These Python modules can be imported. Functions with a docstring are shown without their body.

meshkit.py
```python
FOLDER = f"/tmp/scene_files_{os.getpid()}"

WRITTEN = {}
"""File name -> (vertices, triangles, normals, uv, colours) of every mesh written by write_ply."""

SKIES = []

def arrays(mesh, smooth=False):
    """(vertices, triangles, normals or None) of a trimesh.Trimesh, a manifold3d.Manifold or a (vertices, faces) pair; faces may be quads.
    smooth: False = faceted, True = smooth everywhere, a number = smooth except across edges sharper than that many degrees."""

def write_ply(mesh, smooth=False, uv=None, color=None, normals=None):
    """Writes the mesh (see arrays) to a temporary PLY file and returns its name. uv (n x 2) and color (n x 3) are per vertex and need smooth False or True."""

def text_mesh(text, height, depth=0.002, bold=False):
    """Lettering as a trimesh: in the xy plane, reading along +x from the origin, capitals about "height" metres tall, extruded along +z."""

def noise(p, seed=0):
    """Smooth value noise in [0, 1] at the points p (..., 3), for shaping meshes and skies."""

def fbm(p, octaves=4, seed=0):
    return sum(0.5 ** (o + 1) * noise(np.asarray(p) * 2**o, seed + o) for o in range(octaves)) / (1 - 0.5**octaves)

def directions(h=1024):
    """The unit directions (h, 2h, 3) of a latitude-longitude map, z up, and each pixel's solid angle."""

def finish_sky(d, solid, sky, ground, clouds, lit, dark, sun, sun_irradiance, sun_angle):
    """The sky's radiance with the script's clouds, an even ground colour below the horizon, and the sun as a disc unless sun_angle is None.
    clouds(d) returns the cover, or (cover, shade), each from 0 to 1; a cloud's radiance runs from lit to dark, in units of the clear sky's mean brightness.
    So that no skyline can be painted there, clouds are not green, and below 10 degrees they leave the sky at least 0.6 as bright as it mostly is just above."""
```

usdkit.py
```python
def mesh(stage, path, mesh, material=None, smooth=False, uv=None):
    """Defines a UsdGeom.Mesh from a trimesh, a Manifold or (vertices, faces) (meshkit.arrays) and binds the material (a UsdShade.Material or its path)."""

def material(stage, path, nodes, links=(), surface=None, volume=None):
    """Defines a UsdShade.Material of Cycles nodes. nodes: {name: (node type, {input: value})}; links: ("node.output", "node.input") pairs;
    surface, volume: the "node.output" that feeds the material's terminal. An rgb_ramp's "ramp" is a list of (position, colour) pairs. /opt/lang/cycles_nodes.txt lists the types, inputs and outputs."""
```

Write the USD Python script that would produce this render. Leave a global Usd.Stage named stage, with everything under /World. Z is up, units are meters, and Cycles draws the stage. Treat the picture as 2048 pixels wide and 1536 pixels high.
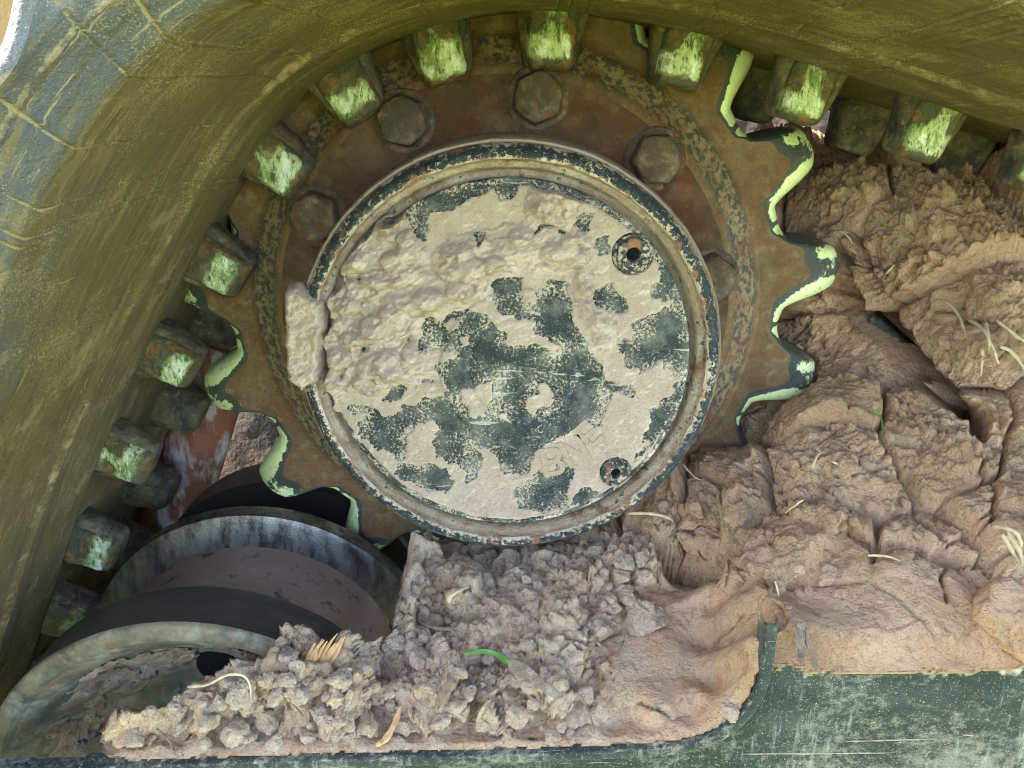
import math, numpy as np, trimesh, shapely, usdkit, meshkit
from shapely.geometry import Polygon, LineString, Point
from shapely.ops import unary_union
from scipy.interpolate import RBFInterpolator, CubicSpline
from scipy.spatial import cKDTree
from pxr import Usd, UsdGeom, UsdLux, UsdShade, Sdf, Gf, Vt

stage = Usd.Stage.CreateInMemory()
UsdGeom.SetStageUpAxis(stage, UsdGeom.Tokens.z)
UsdGeom.SetStageMetersPerUnit(stage, 1.0)
stage.SetDefaultPrim(UsdGeom.Xform.Define(stage, '/World').GetPrim())
UsdGeom.Scope.Define(stage, '/World/Looks')
rng = np.random.default_rng(11)

# ------------------------------------------------------------------ camera
PITCH, YAW, FOC = .328, .003, 1547.0            # focal length in pixels of a 2048 wide picture
CAM = np.array([0., -.58, .18])
EXPOSURE = 2.95
fw = np.array([math.sin(YAW) * math.cos(PITCH), math.cos(YAW) * math.cos(PITCH), -math.sin(PITCH)])
rt = np.cross(fw, [0, 0, 1]); rt /= np.linalg.norm(rt); up = np.cross(rt, fw)
cam = UsdGeom.Camera.Define(stage, '/World/camera')
cam.AddTransformOp().Set(Gf.Matrix4d(*rt, 0, *up, 0, *(-fw), 0, *CAM, 1))
cam.CreateHorizontalApertureAttr(36.0); cam.CreateVerticalApertureAttr(27.0)
cam.CreateFocalLengthAttr(36.0 * FOC / 2048)
cam.CreateClippingRangeAttr(Gf.Vec2f(.01, 1000))
cam.GetPrim().CreateAttribute('exposure', Sdf.ValueTypeNames.Float).Set(EXPOSURE)

# ------------------------------------------------------------------ sky and sun
SUN = np.array([-.62, -.13, .77]); SUN /= np.linalg.norm(SUN)
dome = UsdLux.DomeLight.Define(stage, '/World/sky')
sky = usdkit.material(stage, '/World/Looks/sky', {
    's': ('sky_texture', {'sky_type': 'single_scattering', 'sun_disc': False, 'sun_elevation': math.asin(SUN[2]),
                          'sun_rotation': math.atan2(SUN[0], SUN[1])}),
    'b': ('background_shader', {'strength': .15})}, [('s.color', 'b.color')], surface='b.background')
UsdShade.MaterialBindingAPI.Apply(dome.GetPrim()).Bind(sky)
dome.GetPrim().SetCustomDataByKey('kind', 'structure')
sun = UsdLux.DistantLight.Define(stage, '/World/sun')
sun.CreateIntensityAttr(.85); sun.CreateAngleAttr(.5); sun.CreateNormalizeAttr(True)
sun.CreateColorAttr(Gf.Vec3f(1, .95, .86))
zc = SUN; xc = np.cross([0, 0, 1], zc); xc /= np.linalg.norm(xc); yc = np.cross(zc, xc)
sun.AddTransformOp().Set(Gf.Matrix4d(*xc, 0, *yc, 0, *zc, 0, 0, 0, 5, 1))


# ------------------------------------------------------------------ helpers
def W(px, Y):
    """world points on the plane y = Y seen at measured picture positions (2048 wide)"""
    px = np.atleast_2d(np.asarray(px, float))
    d = fw + np.outer((px[:, 0] - 1024) / FOC, rt) - np.outer((px[:, 1] - 768) / FOC, up)
    return CAM + d * ((np.asarray(Y, float) - CAM[1]) / d[:, 1])[:, None]


def P2(P):
    q = np.asarray(P, float) - CAM
    w = q @ fw
    return np.stack([1024 + FOC * (q @ rt) / w, 768 - FOC * (q @ up) / w], -1)


def sstep(a, b, x):
    t = np.clip((np.asarray(x, float) - a) / (b - a), 0, 1)
    return t * t * (3 - 2 * t)


USED = {}


def name_of(base, parent):
    k = USED.get((parent, base), 0); USED[(parent, base)] = k + 1
    return base if k == 0 else f'{base}_{k:03d}'


def tag(p, label=None, category=None, group=None, kind=None):
    p = p.GetPrim() if hasattr(p, 'GetPrim') else p
    for k, v in (('label', label), ('category', category), ('group', group), ('kind', kind)):
        if v: p.SetCustomDataByKey(k, v)
    return p


def thing(base, label, category, group=None, loc=(0, 0, 0)):
    x = UsdGeom.Xform.Define(stage, '/World/' + name_of(base, '/World'))
    if any(loc): x.AddTranslateOp().Set(Gf.Vec3d(*map(float, loc)))
    x._loc = np.array(loc, float)
    LOC[str(x.GetPath())] = np.array(loc, float)
    tag(x, label, category, group)
    return str(x.GetPath())


LOC = {}


def obj(base, mesh, mat, parent='/World', smooth=35, attrs=None):
    path = parent + '/' + name_of(base, parent)
    root = '/'.join(parent.split('/')[:3])
    o = LOC.get(root)
    if isinstance(mesh, trimesh.Trimesh): v, f = np.array(mesh.vertices), np.array(mesh.faces)
    else: v, f = np.array(mesh[0], float), np.array(mesh[1])
    if o is not None: v = v - o
    m = usdkit.mesh(stage, path, (v, f), mat, smooth=smooth)
    for k, a in (attrs or {}).items():
        pts = np.array(m.GetPointsAttr().Get())
        if len(pts) != len(a): a = np.asarray(a)[cKDTree(v).query(pts)[1]]
        UsdGeom.PrimvarsAPI(m).CreatePrimvar(k, Sdf.ValueTypeNames.FloatArray, 'vertex').Set(Vt.FloatArray.FromNumpy(np.asarray(a, np.float32)))
    return m


def grid(P, wrap=False):
    """P (n, m, 3) -> quads as triangles; wrap closes the first axis"""
    n, m = P.shape[:2]
    i = np.arange(n if wrap else n - 1)[:, None]; j = np.arange(m - 1)[None]
    a = i * m + j; b = ((i + 1) % n) * m + j
    f = np.stack([np.stack([a, b, b + 1], -1), np.stack([a, b + 1, a + 1], -1)], 2).reshape(-1, 3)
    return P.reshape(-1, 3), f


def lathe(prof, n=128, c=(0, 0), a0=0, a1=2 * math.pi):
    """profile of (radius, y) turned about the y axis through (x, z) = c"""
    prof = np.asarray(prof, float); full = abs(a1 - a0 - 2 * math.pi) < 1e-6
    a = np.linspace(a0, a1, n, endpoint=not full)
    P = np.stack([c[0] + np.cos(a)[:, None] * prof[None, :, 0], np.broadcast_to(prof[None, :, 1], (n, len(prof))),
                  c[1] + np.sin(a)[:, None] * prof[None, :, 0]], -1)
    v, f = grid(P, full)
    return v, f[:, ::-1]


def tube(pts, r, n=7, flat=1.0):
    pts = np.asarray(pts, float); r = np.broadcast_to(np.asarray(r, float), (len(pts),))
    t = np.gradient(pts, axis=0); t /= np.linalg.norm(t, axis=1)[:, None] + 1e-12
    ref = np.array([.13, -.9, .41]) if abs(t[0] @ np.array([.13, -.9, .41])) < .9 else np.array([1., 0, 0])
    s = np.cross(t, ref); s /= np.linalg.norm(s, axis=1)[:, None]; b = np.cross(s, t)
    a = np.arange(n) / n * 2 * math.pi
    P = pts[None] + np.cos(a)[:, None, None] * s[None] * r[None, :, None] + np.sin(a)[:, None, None] * b[None] * r[None, :, None] * flat
    v, f = grid(P, True)
    k = len(pts); v = np.vstack([v, pts[:1], pts[-1:]])
    i = np.arange(n); j = (i + 1) % n
    f = np.vstack([f, np.c_[i * k, j * k, np.full(n, n * k)][:, ::-1], np.c_[i * k + k - 1, j * k + k - 1, np.full(n, n * k + 1)]])
    return v, f


def join(parts):
    vs, fs, o = [], [], 0
    for v, f in parts:
        vs.append(np.asarray(v)); fs.append(np.asarray(f) + o); o += len(v)
    return np.vstack(vs), np.vstack(fs)


def fbm(p, s, o=4, seed=0):
    return meshkit.fbm(np.asarray(p) * s, o, seed) - .5


# ------------------------------------------------------------------ materials
def mat(name, base, layers=(), rough=.75, metal=0.0, bumps=((900, .0006),), spec=.4, attr=None, var=.0):
    """base colour with layers laid over it: (colour, noise scale, from, to, opts); opts: detail, stretch (x,y,z), attr (multiplies the
    mask), rough, metal of the layer.  bumps: (noise scale, distance in metres)"""
    N = {'g': ('geometry', {}), 'p': ('principled_bsdf', {'specular_ior_level': spec, 'roughness': rough, 'metallic': metal}),
         'c': ('color', {'value': base})}
    L, cur, rcur, mcur = [], 'c.color', None, None
    for k, ly in enumerate(layers):
        col, sc, lo, hi = ly[:4]; o = ly[4] if len(ly) > 4 else {}
        v = 'g.position'
        if 'sy' in o:
            for ax in 'sy': N[f'sy{ax}{k}'] = ('attribute', {'attribute': 'arc_' + ax})
            N[f'syc{k}'] = ('combine_xyz', {}); L += [(f'sys{k}.fac', f'syc{k}.x'), (f'syy{k}.fac', f'syc{k}.y')]; v = f'syc{k}.vector'
        if 'stretch' in o:
            N[f'm{k}'] = ('mapping', {'scale': o['stretch'], 'rotation': o.get('rot', (0, 0, 0))}); L.append((v, f'm{k}.vector')); v = f'm{k}.vector'
        N[f'n{k}'] = ('noise_texture', {'scale': sc, 'detail': o.get('detail', 6), 'roughness': o.get('nr', .65), 'distortion': o.get('dist', 0.)})
        L.append((v, f'n{k}.vector')); fac = f'n{k}.fac'
        if 'attr' in o:                                 # the attribute shifts the threshold
            N[f'a{k}'] = ('attribute', {'attribute': o['attr']})
            N[f'as{k}'] = ('math', {'math_type': 'multiply_add', 'value2': o.get('amp', 1.0), 'value3': o.get('off', -.5)})
            N[f'ad{k}'] = ('math', {'math_type': 'add'})
            L += [(f'a{k}.fac', f'as{k}.value1'), (f'as{k}.value', f'ad{k}.value1'), (fac, f'ad{k}.value2')]; fac = f'ad{k}.value'
        if 'patch' in o:                                # a second, broader noise shifts the threshold
            ps, pa = o['patch']
            N[f'pn{k}'] = ('noise_texture', {'scale': ps, 'detail': 3}); L.append(('g.position', f'pn{k}.vector'))
            N[f'pm{k}'] = ('math', {'math_type': 'multiply_add', 'value2': pa, 'value3': -.5 * pa})
            N[f'pd{k}'] = ('math', {'math_type': 'add'})
            L += [(f'pn{k}.fac', f'pm{k}.value1'), (f'pm{k}.value', f'pd{k}.value1'), (fac, f'pd{k}.value2')]; fac = f'pd{k}.value'
        N[f'r{k}'] = ('map_range', {'from_min': lo, 'from_max': hi, 'to_min': 0., 'to_max': o.get('max', 1.0), 'clamp': True})
        L.append((fac, f'r{k}.value'))
        N[f'x{k}'] = ('mix', {'color2': col}); L += [(f'r{k}.result', f'x{k}.fac'), (cur, f'x{k}.color1')]; cur = f'x{k}.color'
        for key, sock in (('rough', 'roughness'), ('metal', 'metallic')):
            if key in o:
                prev = rcur if key == 'rough' else mcur
                N[f'{key}{k}'] = ('mix_float', {'b': o[key], 'a': rough if key == 'rough' else metal})
                L.append((f'r{k}.result', f'{key}{k}.fac'))
                if prev: L.append((prev, f'{key}{k}.a'))
                if key == 'rough': rcur = f'{key}{k}.result'
                else: mcur = f'{key}{k}.result'
    L.append((cur, 'p.base_color'))
    if rcur: L.append((rcur, 'p.roughness'))
    if mcur: L.append((mcur, 'p.metallic'))
    nrm = None
    for k, (sc, dist) in enumerate(bumps):
        N[f'bn{k}'] = ('noise_texture', {'scale': sc, 'detail': 5, 'roughness': .6}); L.append(('g.position', f'bn{k}.vector'))
        N[f'b{k}'] = ('bump', {'distance': dist, 'strength': 1.0}); L.append((f'bn{k}.fac', f'b{k}.height'))
        if nrm: L.append((nrm, f'b{k}.normal'))
        nrm = f'b{k}.normal'
    if nrm: L.append((nrm, 'p.normal'))
    return usdkit.material(stage, '/World/Looks/' + name, N, L, surface='p.BSDF')


DUST = (.43, .34, .235)
M = {}
M['rubber'] = mat('rubber', (.080, .081, .085), [
    ((.105, .074, .030), 9, .30, .62, {'attr': 'dust', 'amp': .75, 'off': -.42, 'rough': .85}),
    ((.065, .050, .026), 60, .50, .62, {'sy': 1, 'stretch': (.18, 1.6, 1), 'max': .65}),
    ((.19, .14, .062), 70, .54, .70, {'sy': 1, 'stretch': (.25, 1.5, 1), 'patch': (9, .45), 'max': .75}),
    ((.22, .16, .08), 30, .60, .66, {'patch': (14, .3), 'max': .6}),
    ((.34, .26, .14), 850, .56, .66, {'patch': (16, .45), 'max': .8}),
    ((.32, .245, .13), 260, .63, .67, {'sy': 1, 'stretch': (.05, 1, 1), 'patch': (8, .2), 'max': .7}),
    ((.018, .018, .016), 220, .66, .70, {'sy': 1, 'stretch': (.12, 1, 1), 'max': .7}),
    ((.40, .31, .17), 60, .42, .60, {'attr': 'crease', 'amp': .75, 'off': -.30, 'max': .6})],
    rough=.46, bumps=((700, .0010), (190, .0018), (40, .002)), spec=.28)
M['lug_rubber'] = mat('lug_rubber', (.035, .032, .026), [
    ((.15, .115, .06), 45, .42, .66, {}), ((.27, .20, .12), 160, .55, .72, {'max': .8}), ((.10, .045, .018), 30, .55, .7, {'max': .7})],
    rough=.7, bumps=((200, .0018), (60, .003)))
M['worn_steel_grass_glow'] = mat('worn_steel_grass_glow', (.085, .055, .028), [  # rubbed lug steel; its green and lime layers paint in reflected grass
    ((.06, .075, .04), 90, .45, .6, {}),
    ((.26, .115, .03), 70, .5, .66, {}),
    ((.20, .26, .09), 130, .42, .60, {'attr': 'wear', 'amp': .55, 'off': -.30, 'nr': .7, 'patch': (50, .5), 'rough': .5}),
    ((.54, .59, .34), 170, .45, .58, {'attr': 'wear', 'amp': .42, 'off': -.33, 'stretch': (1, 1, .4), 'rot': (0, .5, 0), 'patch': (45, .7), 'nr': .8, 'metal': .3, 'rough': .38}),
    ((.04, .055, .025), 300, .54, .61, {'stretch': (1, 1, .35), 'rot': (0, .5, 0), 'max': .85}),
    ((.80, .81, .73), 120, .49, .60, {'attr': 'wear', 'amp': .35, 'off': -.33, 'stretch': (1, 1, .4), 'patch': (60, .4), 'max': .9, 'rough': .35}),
    ((.30, .20, .10), 60, .60, .70, {'max': .8, 'rough': .9})],
    rough=.6, bumps=((300, .0020), (90, .003)))
M['edge_steel_grass_glow'] = mat('edge_steel_grass_glow', (.035, .042, .035), [
    ((.68, .75, .36), 190, .46, .52, {'attr': 'wear', 'amp': .9, 'off': -.5, 'metal': .35, 'rough': .42, 'patch': (55, .42), 'nr': .75}),  # bare worn steel, with the grass reflection painted in as yellow-lime
    ((.10, .12, .06), 300, .60, .68, {'stretch': (1, .3, 1), 'max': .6}), ((.22, .11, .05), 90, .62, .70, {'max': .6})],
    rough=.5, bumps=((420, .0010),), spec=.5)
M['tooth_face'] = mat('tooth_face', (.165, .10, .045), [
    ((.11, .06, .026), 60, .42, .64, {}), ((.24, .16, .08), 95, .53, .68, {'max': .8}),
    ((.040, .044, .038), 300, .18, .62, {'attr': 'band', 'amp': .8, 'off': -.62, 'nr': .8, 'patch': (30, .35), 'max': .88}),
    ((.25, .175, .09), 180, .5, .62, {'attr': 'band', 'amp': .3, 'off': -.24}),
    ((.16, .05, .014), 45, .50, .68, {'max': .8}), ((.12, .045, .016), 330, .57, .65, {'max': .8})],
    rough=.72, bumps=((380, .001), (60, .0015)))
M['flange_rust'] = mat('flange_rust', (0.086, 0.045, 0.024), [
    ((0.112, 0.037, 0.014), 24, .45, .64, {}), ((0.145, 0.087, 0.050), 18, .50, .64, {}), ((0.185, 0.114, 0.067), 60, .54, .72, {'max': .7}), ((0.053, 0.027, 0.016), 75, .55, .7, {'max': .8}),
    ((0.036, 0.030, 0.022), 40, .6, .72, {'max': .7}), ((0.145, 0.042, 0.011), 130, .66, .74, {'max': .8})],
    rough=.8, bumps=((300, .002), (80, .003), (30, .004)))
M['bolt_rust'] = mat('bolt_rust', (0.105, 0.059, 0.033), [((0.068, 0.056, 0.040), 50, .45, .6, {}), ((0.225, 0.143, 0.083), 80, .5, .68, {}), ((0.180, 0.052, 0.013), 60, .62, .74, {})],
                     rough=.8, bumps=((250, .0025), (70, .003)))
GREEN = (.013, .018, .0195)
M['paint'] = mat('paint', GREEN, [
    ((.027, .036, .037), 40, .4, .7, {}),
    (DUST, 420, .55, .64, {'attr': 'film', 'amp': .055, 'off': .0, 'patch': (45, .50), 'nr': .78, 'rough': .9}),
    ((.30, .27, .21), 60, .46, .72, {'max': .35, 'patch': (14, .4)}),
    ((.45, .42, .34), 90, .635, .66, {'stretch': (.12, 1, 1), 'rot': (0, .9, 0), 'max': .6, 'patch': (25, .35)}),
    ((.40, .33, .24), 1100, .60, .68, {'max': .8, 'rough': .9})], rough=.6, bumps=((600, .0006),), spec=.25)
M['ring_paint'] = mat('ring_paint', GREEN, [
    ((.027, .036, .037), 40, .4, .7, {}),
    (DUST, 260, .54, .62, {'attr': 'dust', 'amp': .5, 'off': -.25, 'patch': (35, .3), 'nr': .75, 'rough': .9}),
    ((.22, .10, .055), 60, .58, .68, {'attr': 'dust', 'amp': .25, 'off': -.12}),
    ((.42, .35, .25), 1200, .60, .68, {'max': .8, 'rough': .9})], rough=.6, bumps=((500, .0012), (120, .002)), spec=.25)
M['plate_paint'] = mat('plate_paint', (.015, .021, .019), [
    ((.032, .043, .037), 60, .45, .7, {'stretch': (.25, 1, 1)}),
    ((.22, .195, .14), 170, .50, .66, {'stretch': (.6, 1, .9), 'patch': (14, .6), 'nr': .85, 'rough': .9, 'max': .65}),
    ((.34, .34, .28), 240, .57, .72, {'stretch': (1, 1, .16), 'patch': (7, .7), 'max': .35}),
    ((.5, .5, .45), 300, .66, .70, {'stretch': (.04, 1, 1), 'max': .5}),
    (DUST, 60, .45, .58, {'attr': 'dust', 'amp': 1.0, 'off': -.62, 'rough': .9}),
    ((.46, .38, .27), 900, .60, .67, {'max': .8, 'rough': .9})], rough=.6, bumps=((500, .0007), (40, .0012)), spec=.25)
M['crust'] = mat('crust', (.375, .272, .198), [
    ((.46, .345, .26), 30, .42, .66, {}), ((.36, .29, .19), 140, .55, .72, {'max': .8}), ((.64, .55, .42), 900, .60, .70, {'max': .7}),
    ((.22, .17, .11), 800, .66, .73, {'max': .7})], rough=.95, bumps=((700, .0014), (170, .003)), spec=.15)
M['groove_mud'] = mat('groove_mud', (.27, .19, .125), [((.36, .28, .19), 60, .48, .62, {}), ((.15, .075, .04), 55, .54, .66, {}), ((.05, .06, .055), 120, .60, .66, {})], rough=.95, bumps=((500, .002), (120, .004)), spec=.15)
M['film'] = mat('film', (.35, .255, .18), [((.36, .25, .16), 30, .5, .7, {}), ((.26, .14, .08), 50, .60, .72, {'max': .8}), ((.10, .11, .09), 170, .62, .68, {})],
                rough=.95, bumps=((700, .001), (170, .002)), spec=.15)
M['mud'] = mat('mud', (.43, .25, .137), [
    ((.50, .365, .255), 20, .40, .60, {'attr': 'dry', 'amp': .8, 'off': -.45}),
    ((.54, .345, .21), 14, .42, .62, {}), ((.48, .35, .19), 35, .53, .66, {'max': .8}), ((.22, .14, .088), 90, .54, .70, {'max': .8}),
    ((.44, .35, .25), 260, .60, .74, {'max': .6}), ((.5, .42, .32), 1200, .66, .74, {'max': .6})],
    rough=.95, bumps=((650, .004), (180, .0055), (60, .004)), spec=.15)
M['clod'] = mat('clod', (.46, .33, .23), [
    ((.53, .39, .28), 30, .42, .62, {}), ((.30, .205, .14), 90, .54, .70, {'max': .8}), ((.56, .40, .31), 400, .60, .72, {'max': .6})],
    rough=.95, bumps=((800, .003), (220, .006)), spec=.15)
M['roller_dark'] = mat('roller_dark', (.045, .042, .037), [((.14, .115, .085), 40, .55, .75, {'stretch': (.3, 1, .3), 'max': .6})], rough=.38, metal=.3, bumps=((400, .0005),))
M['roller_rust'] = mat('roller_rust', (.25, .16, .12), [((.34, .23, .17), 30, .45, .7, {}), ((.035, .028, .024), 60, .55, .7, {})], rough=.7, bumps=((300, .001),))
M['roller_steel'] = mat('roller_steel', (.27, .25, .225), [((.06, .05, .042), 60, .42, .62, {'metal': .8, 'stretch': (1, 1, .35)}), ((.10, .05, .03), 40, .6, .7, {'metal': .2})], rough=.40, metal=.95, bumps=((500, .0004), (90, .0004)))
M['roller_dish'] = mat('roller_dish', (.05, .055, .042), [((.19, .15, .085), 22, .34, .50, {}), ((.07, .07, .045), 30, .46, .62, {}), ((.15, .075, .03), 40, .56, .68, {}), ((.30, .27, .19), 45, .52, .68, {'max': .8}), ((.22, .10, .04), 60, .6, .7, {'max': .7})], rough=.75, bumps=((300, .001),))
M['rust_tube'] = mat('rust_tube', (.27, .10, .055), [((.17, .06, .035), 30, .45, .6, {}), ((.58, .50, .46), 34, .50, .62, {'stretch': (1, 1, .35)})], rough=.55, bumps=((200, .001),))
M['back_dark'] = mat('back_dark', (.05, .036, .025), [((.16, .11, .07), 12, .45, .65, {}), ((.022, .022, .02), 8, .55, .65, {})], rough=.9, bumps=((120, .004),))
M['hole'] = mat('hole', (.010, .009, .008), [], rough=.9, bumps=(), spec=.1)
M['yellow'] = mat('yellow', (.13, .070, .005), [((.09, .055, .010), 20, .5, .7, {})], rough=.5, bumps=((200, .0006),))
M['straw'] = mat('straw', (.44, .34, .20), [((.30, .22, .13), 120, .5, .65, {})], rough=.8, bumps=((900, .0006),))
M['splinter'] = mat('splinter', (.46, .26, .11), [((.30, .15, .06), 200, .5, .65, {'stretch': (1, 1, .3)})], rough=.8, bumps=((700, .001),))
M['bark'] = mat('bark', (.15, .095, .065), [((.09, .05, .035), 200, .5, .65, {})], rough=.8, bumps=((600, .001),))
M['grey_bark'] = mat('grey_bark', (.20, .145, .105), [((.11, .08, .06), 160, .45, .6, {}), ((.30, .23, .17), 90, .5, .62, {})], rough=.9, bumps=((420, .004),))
M['leaf'] = mat('leaf', (.06, .17, .025), [((.15, .22, .05), 250, .5, .6, {})], rough=.5, bumps=())
M['grass'] = mat('grass', (.185, .245, .03), [((.25, .28, .04), 3, .4, .65, {}), ((.11, .16, .022), 9, .5, .7, {}), ((.30, .28, .09), 40, .62, .72, {})], rough=.9, bumps=((40, .02),))

# ------------------------------------------------------------------ ground
gx = np.concatenate([-np.geomspace(60, .2, 40), np.geomspace(.2, 60, 40)])
G = np.stack(np.meshgrid(gx, gx, indexing='ij'), -1)
gz = -.66 + .05 * fbm(np.dstack([G, G[..., :1] * 0]), 1.3, 4, 3) + .10 * fbm(np.dstack([G, G[..., :1] * 0]), .15, 3, 5) * sstep(3, 15, np.hypot(G[..., 0], G[..., 1]))
tag(obj('grass_ground', grid(np.dstack([G, gz])), M['grass'], smooth=True), kind='structure')
nb = 9000
bp = np.c_[rng.uniform(-2.2, 2.2, nb), rng.uniform(-2.6, -.45, nb), np.full(nb, -.665)]
ba = rng.uniform(0, 6.28, nb); bh = rng.uniform(.05, .13, nb); lean = rng.normal(0, .035, (nb, 2))
side = np.c_[np.cos(ba), np.sin(ba), np.zeros(nb)] * .004
mid = bp + np.c_[lean * .35, bh * .6]; tip = bp + np.c_[lean, bh]
v = np.stack([bp - side, bp + side, mid - side * .7, mid + side * .7, tip], 1).reshape(-1, 3)
k5 = np.arange(nb)[:, None] * 5
f = np.concatenate([k5 + [0, 1, 3], k5 + [0, 3, 2], k5 + [2, 3, 4]])
tag(obj('grass', (v, f), M['grass'], smooth=False), 'short green grass growing on the ground beside the track', 'grass', kind='stuff')

# ------------------------------------------------------------------ rubber track
L1 = W([(2048, 253), (1946, 229), (1809, 174), (1690, 140), (1512, 84), (1461, 68), (1382, 51), (1250, 22), (1120, 5), (1000, 4), (900, 20), (800, 58),
        (700, 103), (642, 123), (560, 202), (506, 287), (444, 390), (379, 512), (335, 596), (301, 664), (246, 777), (205, 876), (171, 961), (147, 1028),
        (113, 1148), (68, 1278), (51, 1339)], .07)[:, [0, 2]]
bline = LineString(L1)
ss = np.linspace(0, bline.length, 400)
raw = np.array([bline.interpolate(t).coords[0] for t in ss])
ker = np.exp(-.5 * (np.arange(-40, 41) / 14.) ** 2); ker /= ker.sum()
pad = np.vstack([2 * raw[0] - raw[40:0:-1], raw, 2 * raw[-1] - raw[-2:-42:-1]])
sm = np.stack([np.convolve(pad[:, k], ker, 'valid') for k in (0, 1)], 1)
head = np.array([(1.10, .0), (.95, .030), (.75, .085), (.60, .127), (.48, .158)])[:]
tail = np.array([(-.530, -.435), (-.545, -.49), (-.535, -.535), (-.49, -.56), (-.40, -.565), (-.2, -.566), (.3, -.566), (.9, -.566), (1.1, -.55),
                 (1.25, -.45), (1.30, -.25), (1.24, -.08)])
s_head = -np.cumsum(np.r_[0, np.hypot(*np.diff(np.vstack([head, sm[:1]])[::-1], axis=0).T)])[::-1][:-1]
s_tail = bline.length + np.cumsum(np.hypot(*np.diff(np.vstack([sm[-1:], tail]), axis=0).T))
allp = np.vstack([head, sm[::8], tail]); alls = np.r_[s_head, ss[::8], s_tail]
cx_, cz_ = CubicSpline(alls, allp[:, 0]), CubicSpline(alls, allp[:, 1])


def belt_at(s):
    s = np.asarray(s, float)
    p = np.stack([cx_(s), cz_(s)], -1); t = np.stack([cx_(s, 1), cz_(s, 1)], -1)
    t /= np.linalg.norm(t, axis=-1, keepdims=True)
    return p, t, np.stack([t[..., 1], -t[..., 0]], -1)   # point, tangent, outward normal


PITCH_L, S0 = .1024, .068
prof = np.array([(.33, 0), (.075, 0), (.069, -.001), (.066, -.004), (.062, -.0045), (.02, -.0045), (.012, -.0040), (.006, -.0035), (-.008, -.0045), (-.016, -.0045),
                 (-.024, -.001), (-.034, .0003), (-.08, .001), (-.15, .0005), (-.195, .0), (-.206, .0006), (-.211, .0025), (-.218, .0063), (-.226, .0110), (-.232, .0146),
                 (-.2350, .0164), (-.2367, .0177), (-.2380, .0186), (-.2425, .0215), (-.247, .0275), (-.248, .0335), (-.244, .0395), (-.234, .0425), (-.19, .0435), (.30, .0435), (.33, .035)])
seg = np.r_[0, np.cumsum(np.hypot(*np.diff(prof, axis=0).T))]
fine = np.unique(np.concatenate([seg, np.arange(0, seg[17], .004), np.arange(seg[5], seg[26], .0022)]))
pr = np.stack([np.interp(fine, seg, prof[:, k]) for k in (0, 1)], 1)
S = np.concatenate([np.arange(alls[0], -.06, .01), np.arange(-.06, 1.30, .00095), np.arange(1.32, alls[-1], .012)])
bpnt, btan, bnor = belt_at(S)
Yg, Dg = np.broadcast_to(pr[:, 0], (len(S), len(pr))), np.broadcast_to(pr[:, 1], (len(S), len(pr))).copy()
Sg = np.broadcast_to(S[:, None], Yg.shape)
crease = np.zeros_like(Dg)
P3 = np.stack([Sg, Yg, Dg], -1)
wob = .0022 * fbm(P3, 28, 3, 2)
inner = fine[None] < seg[23]
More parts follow.
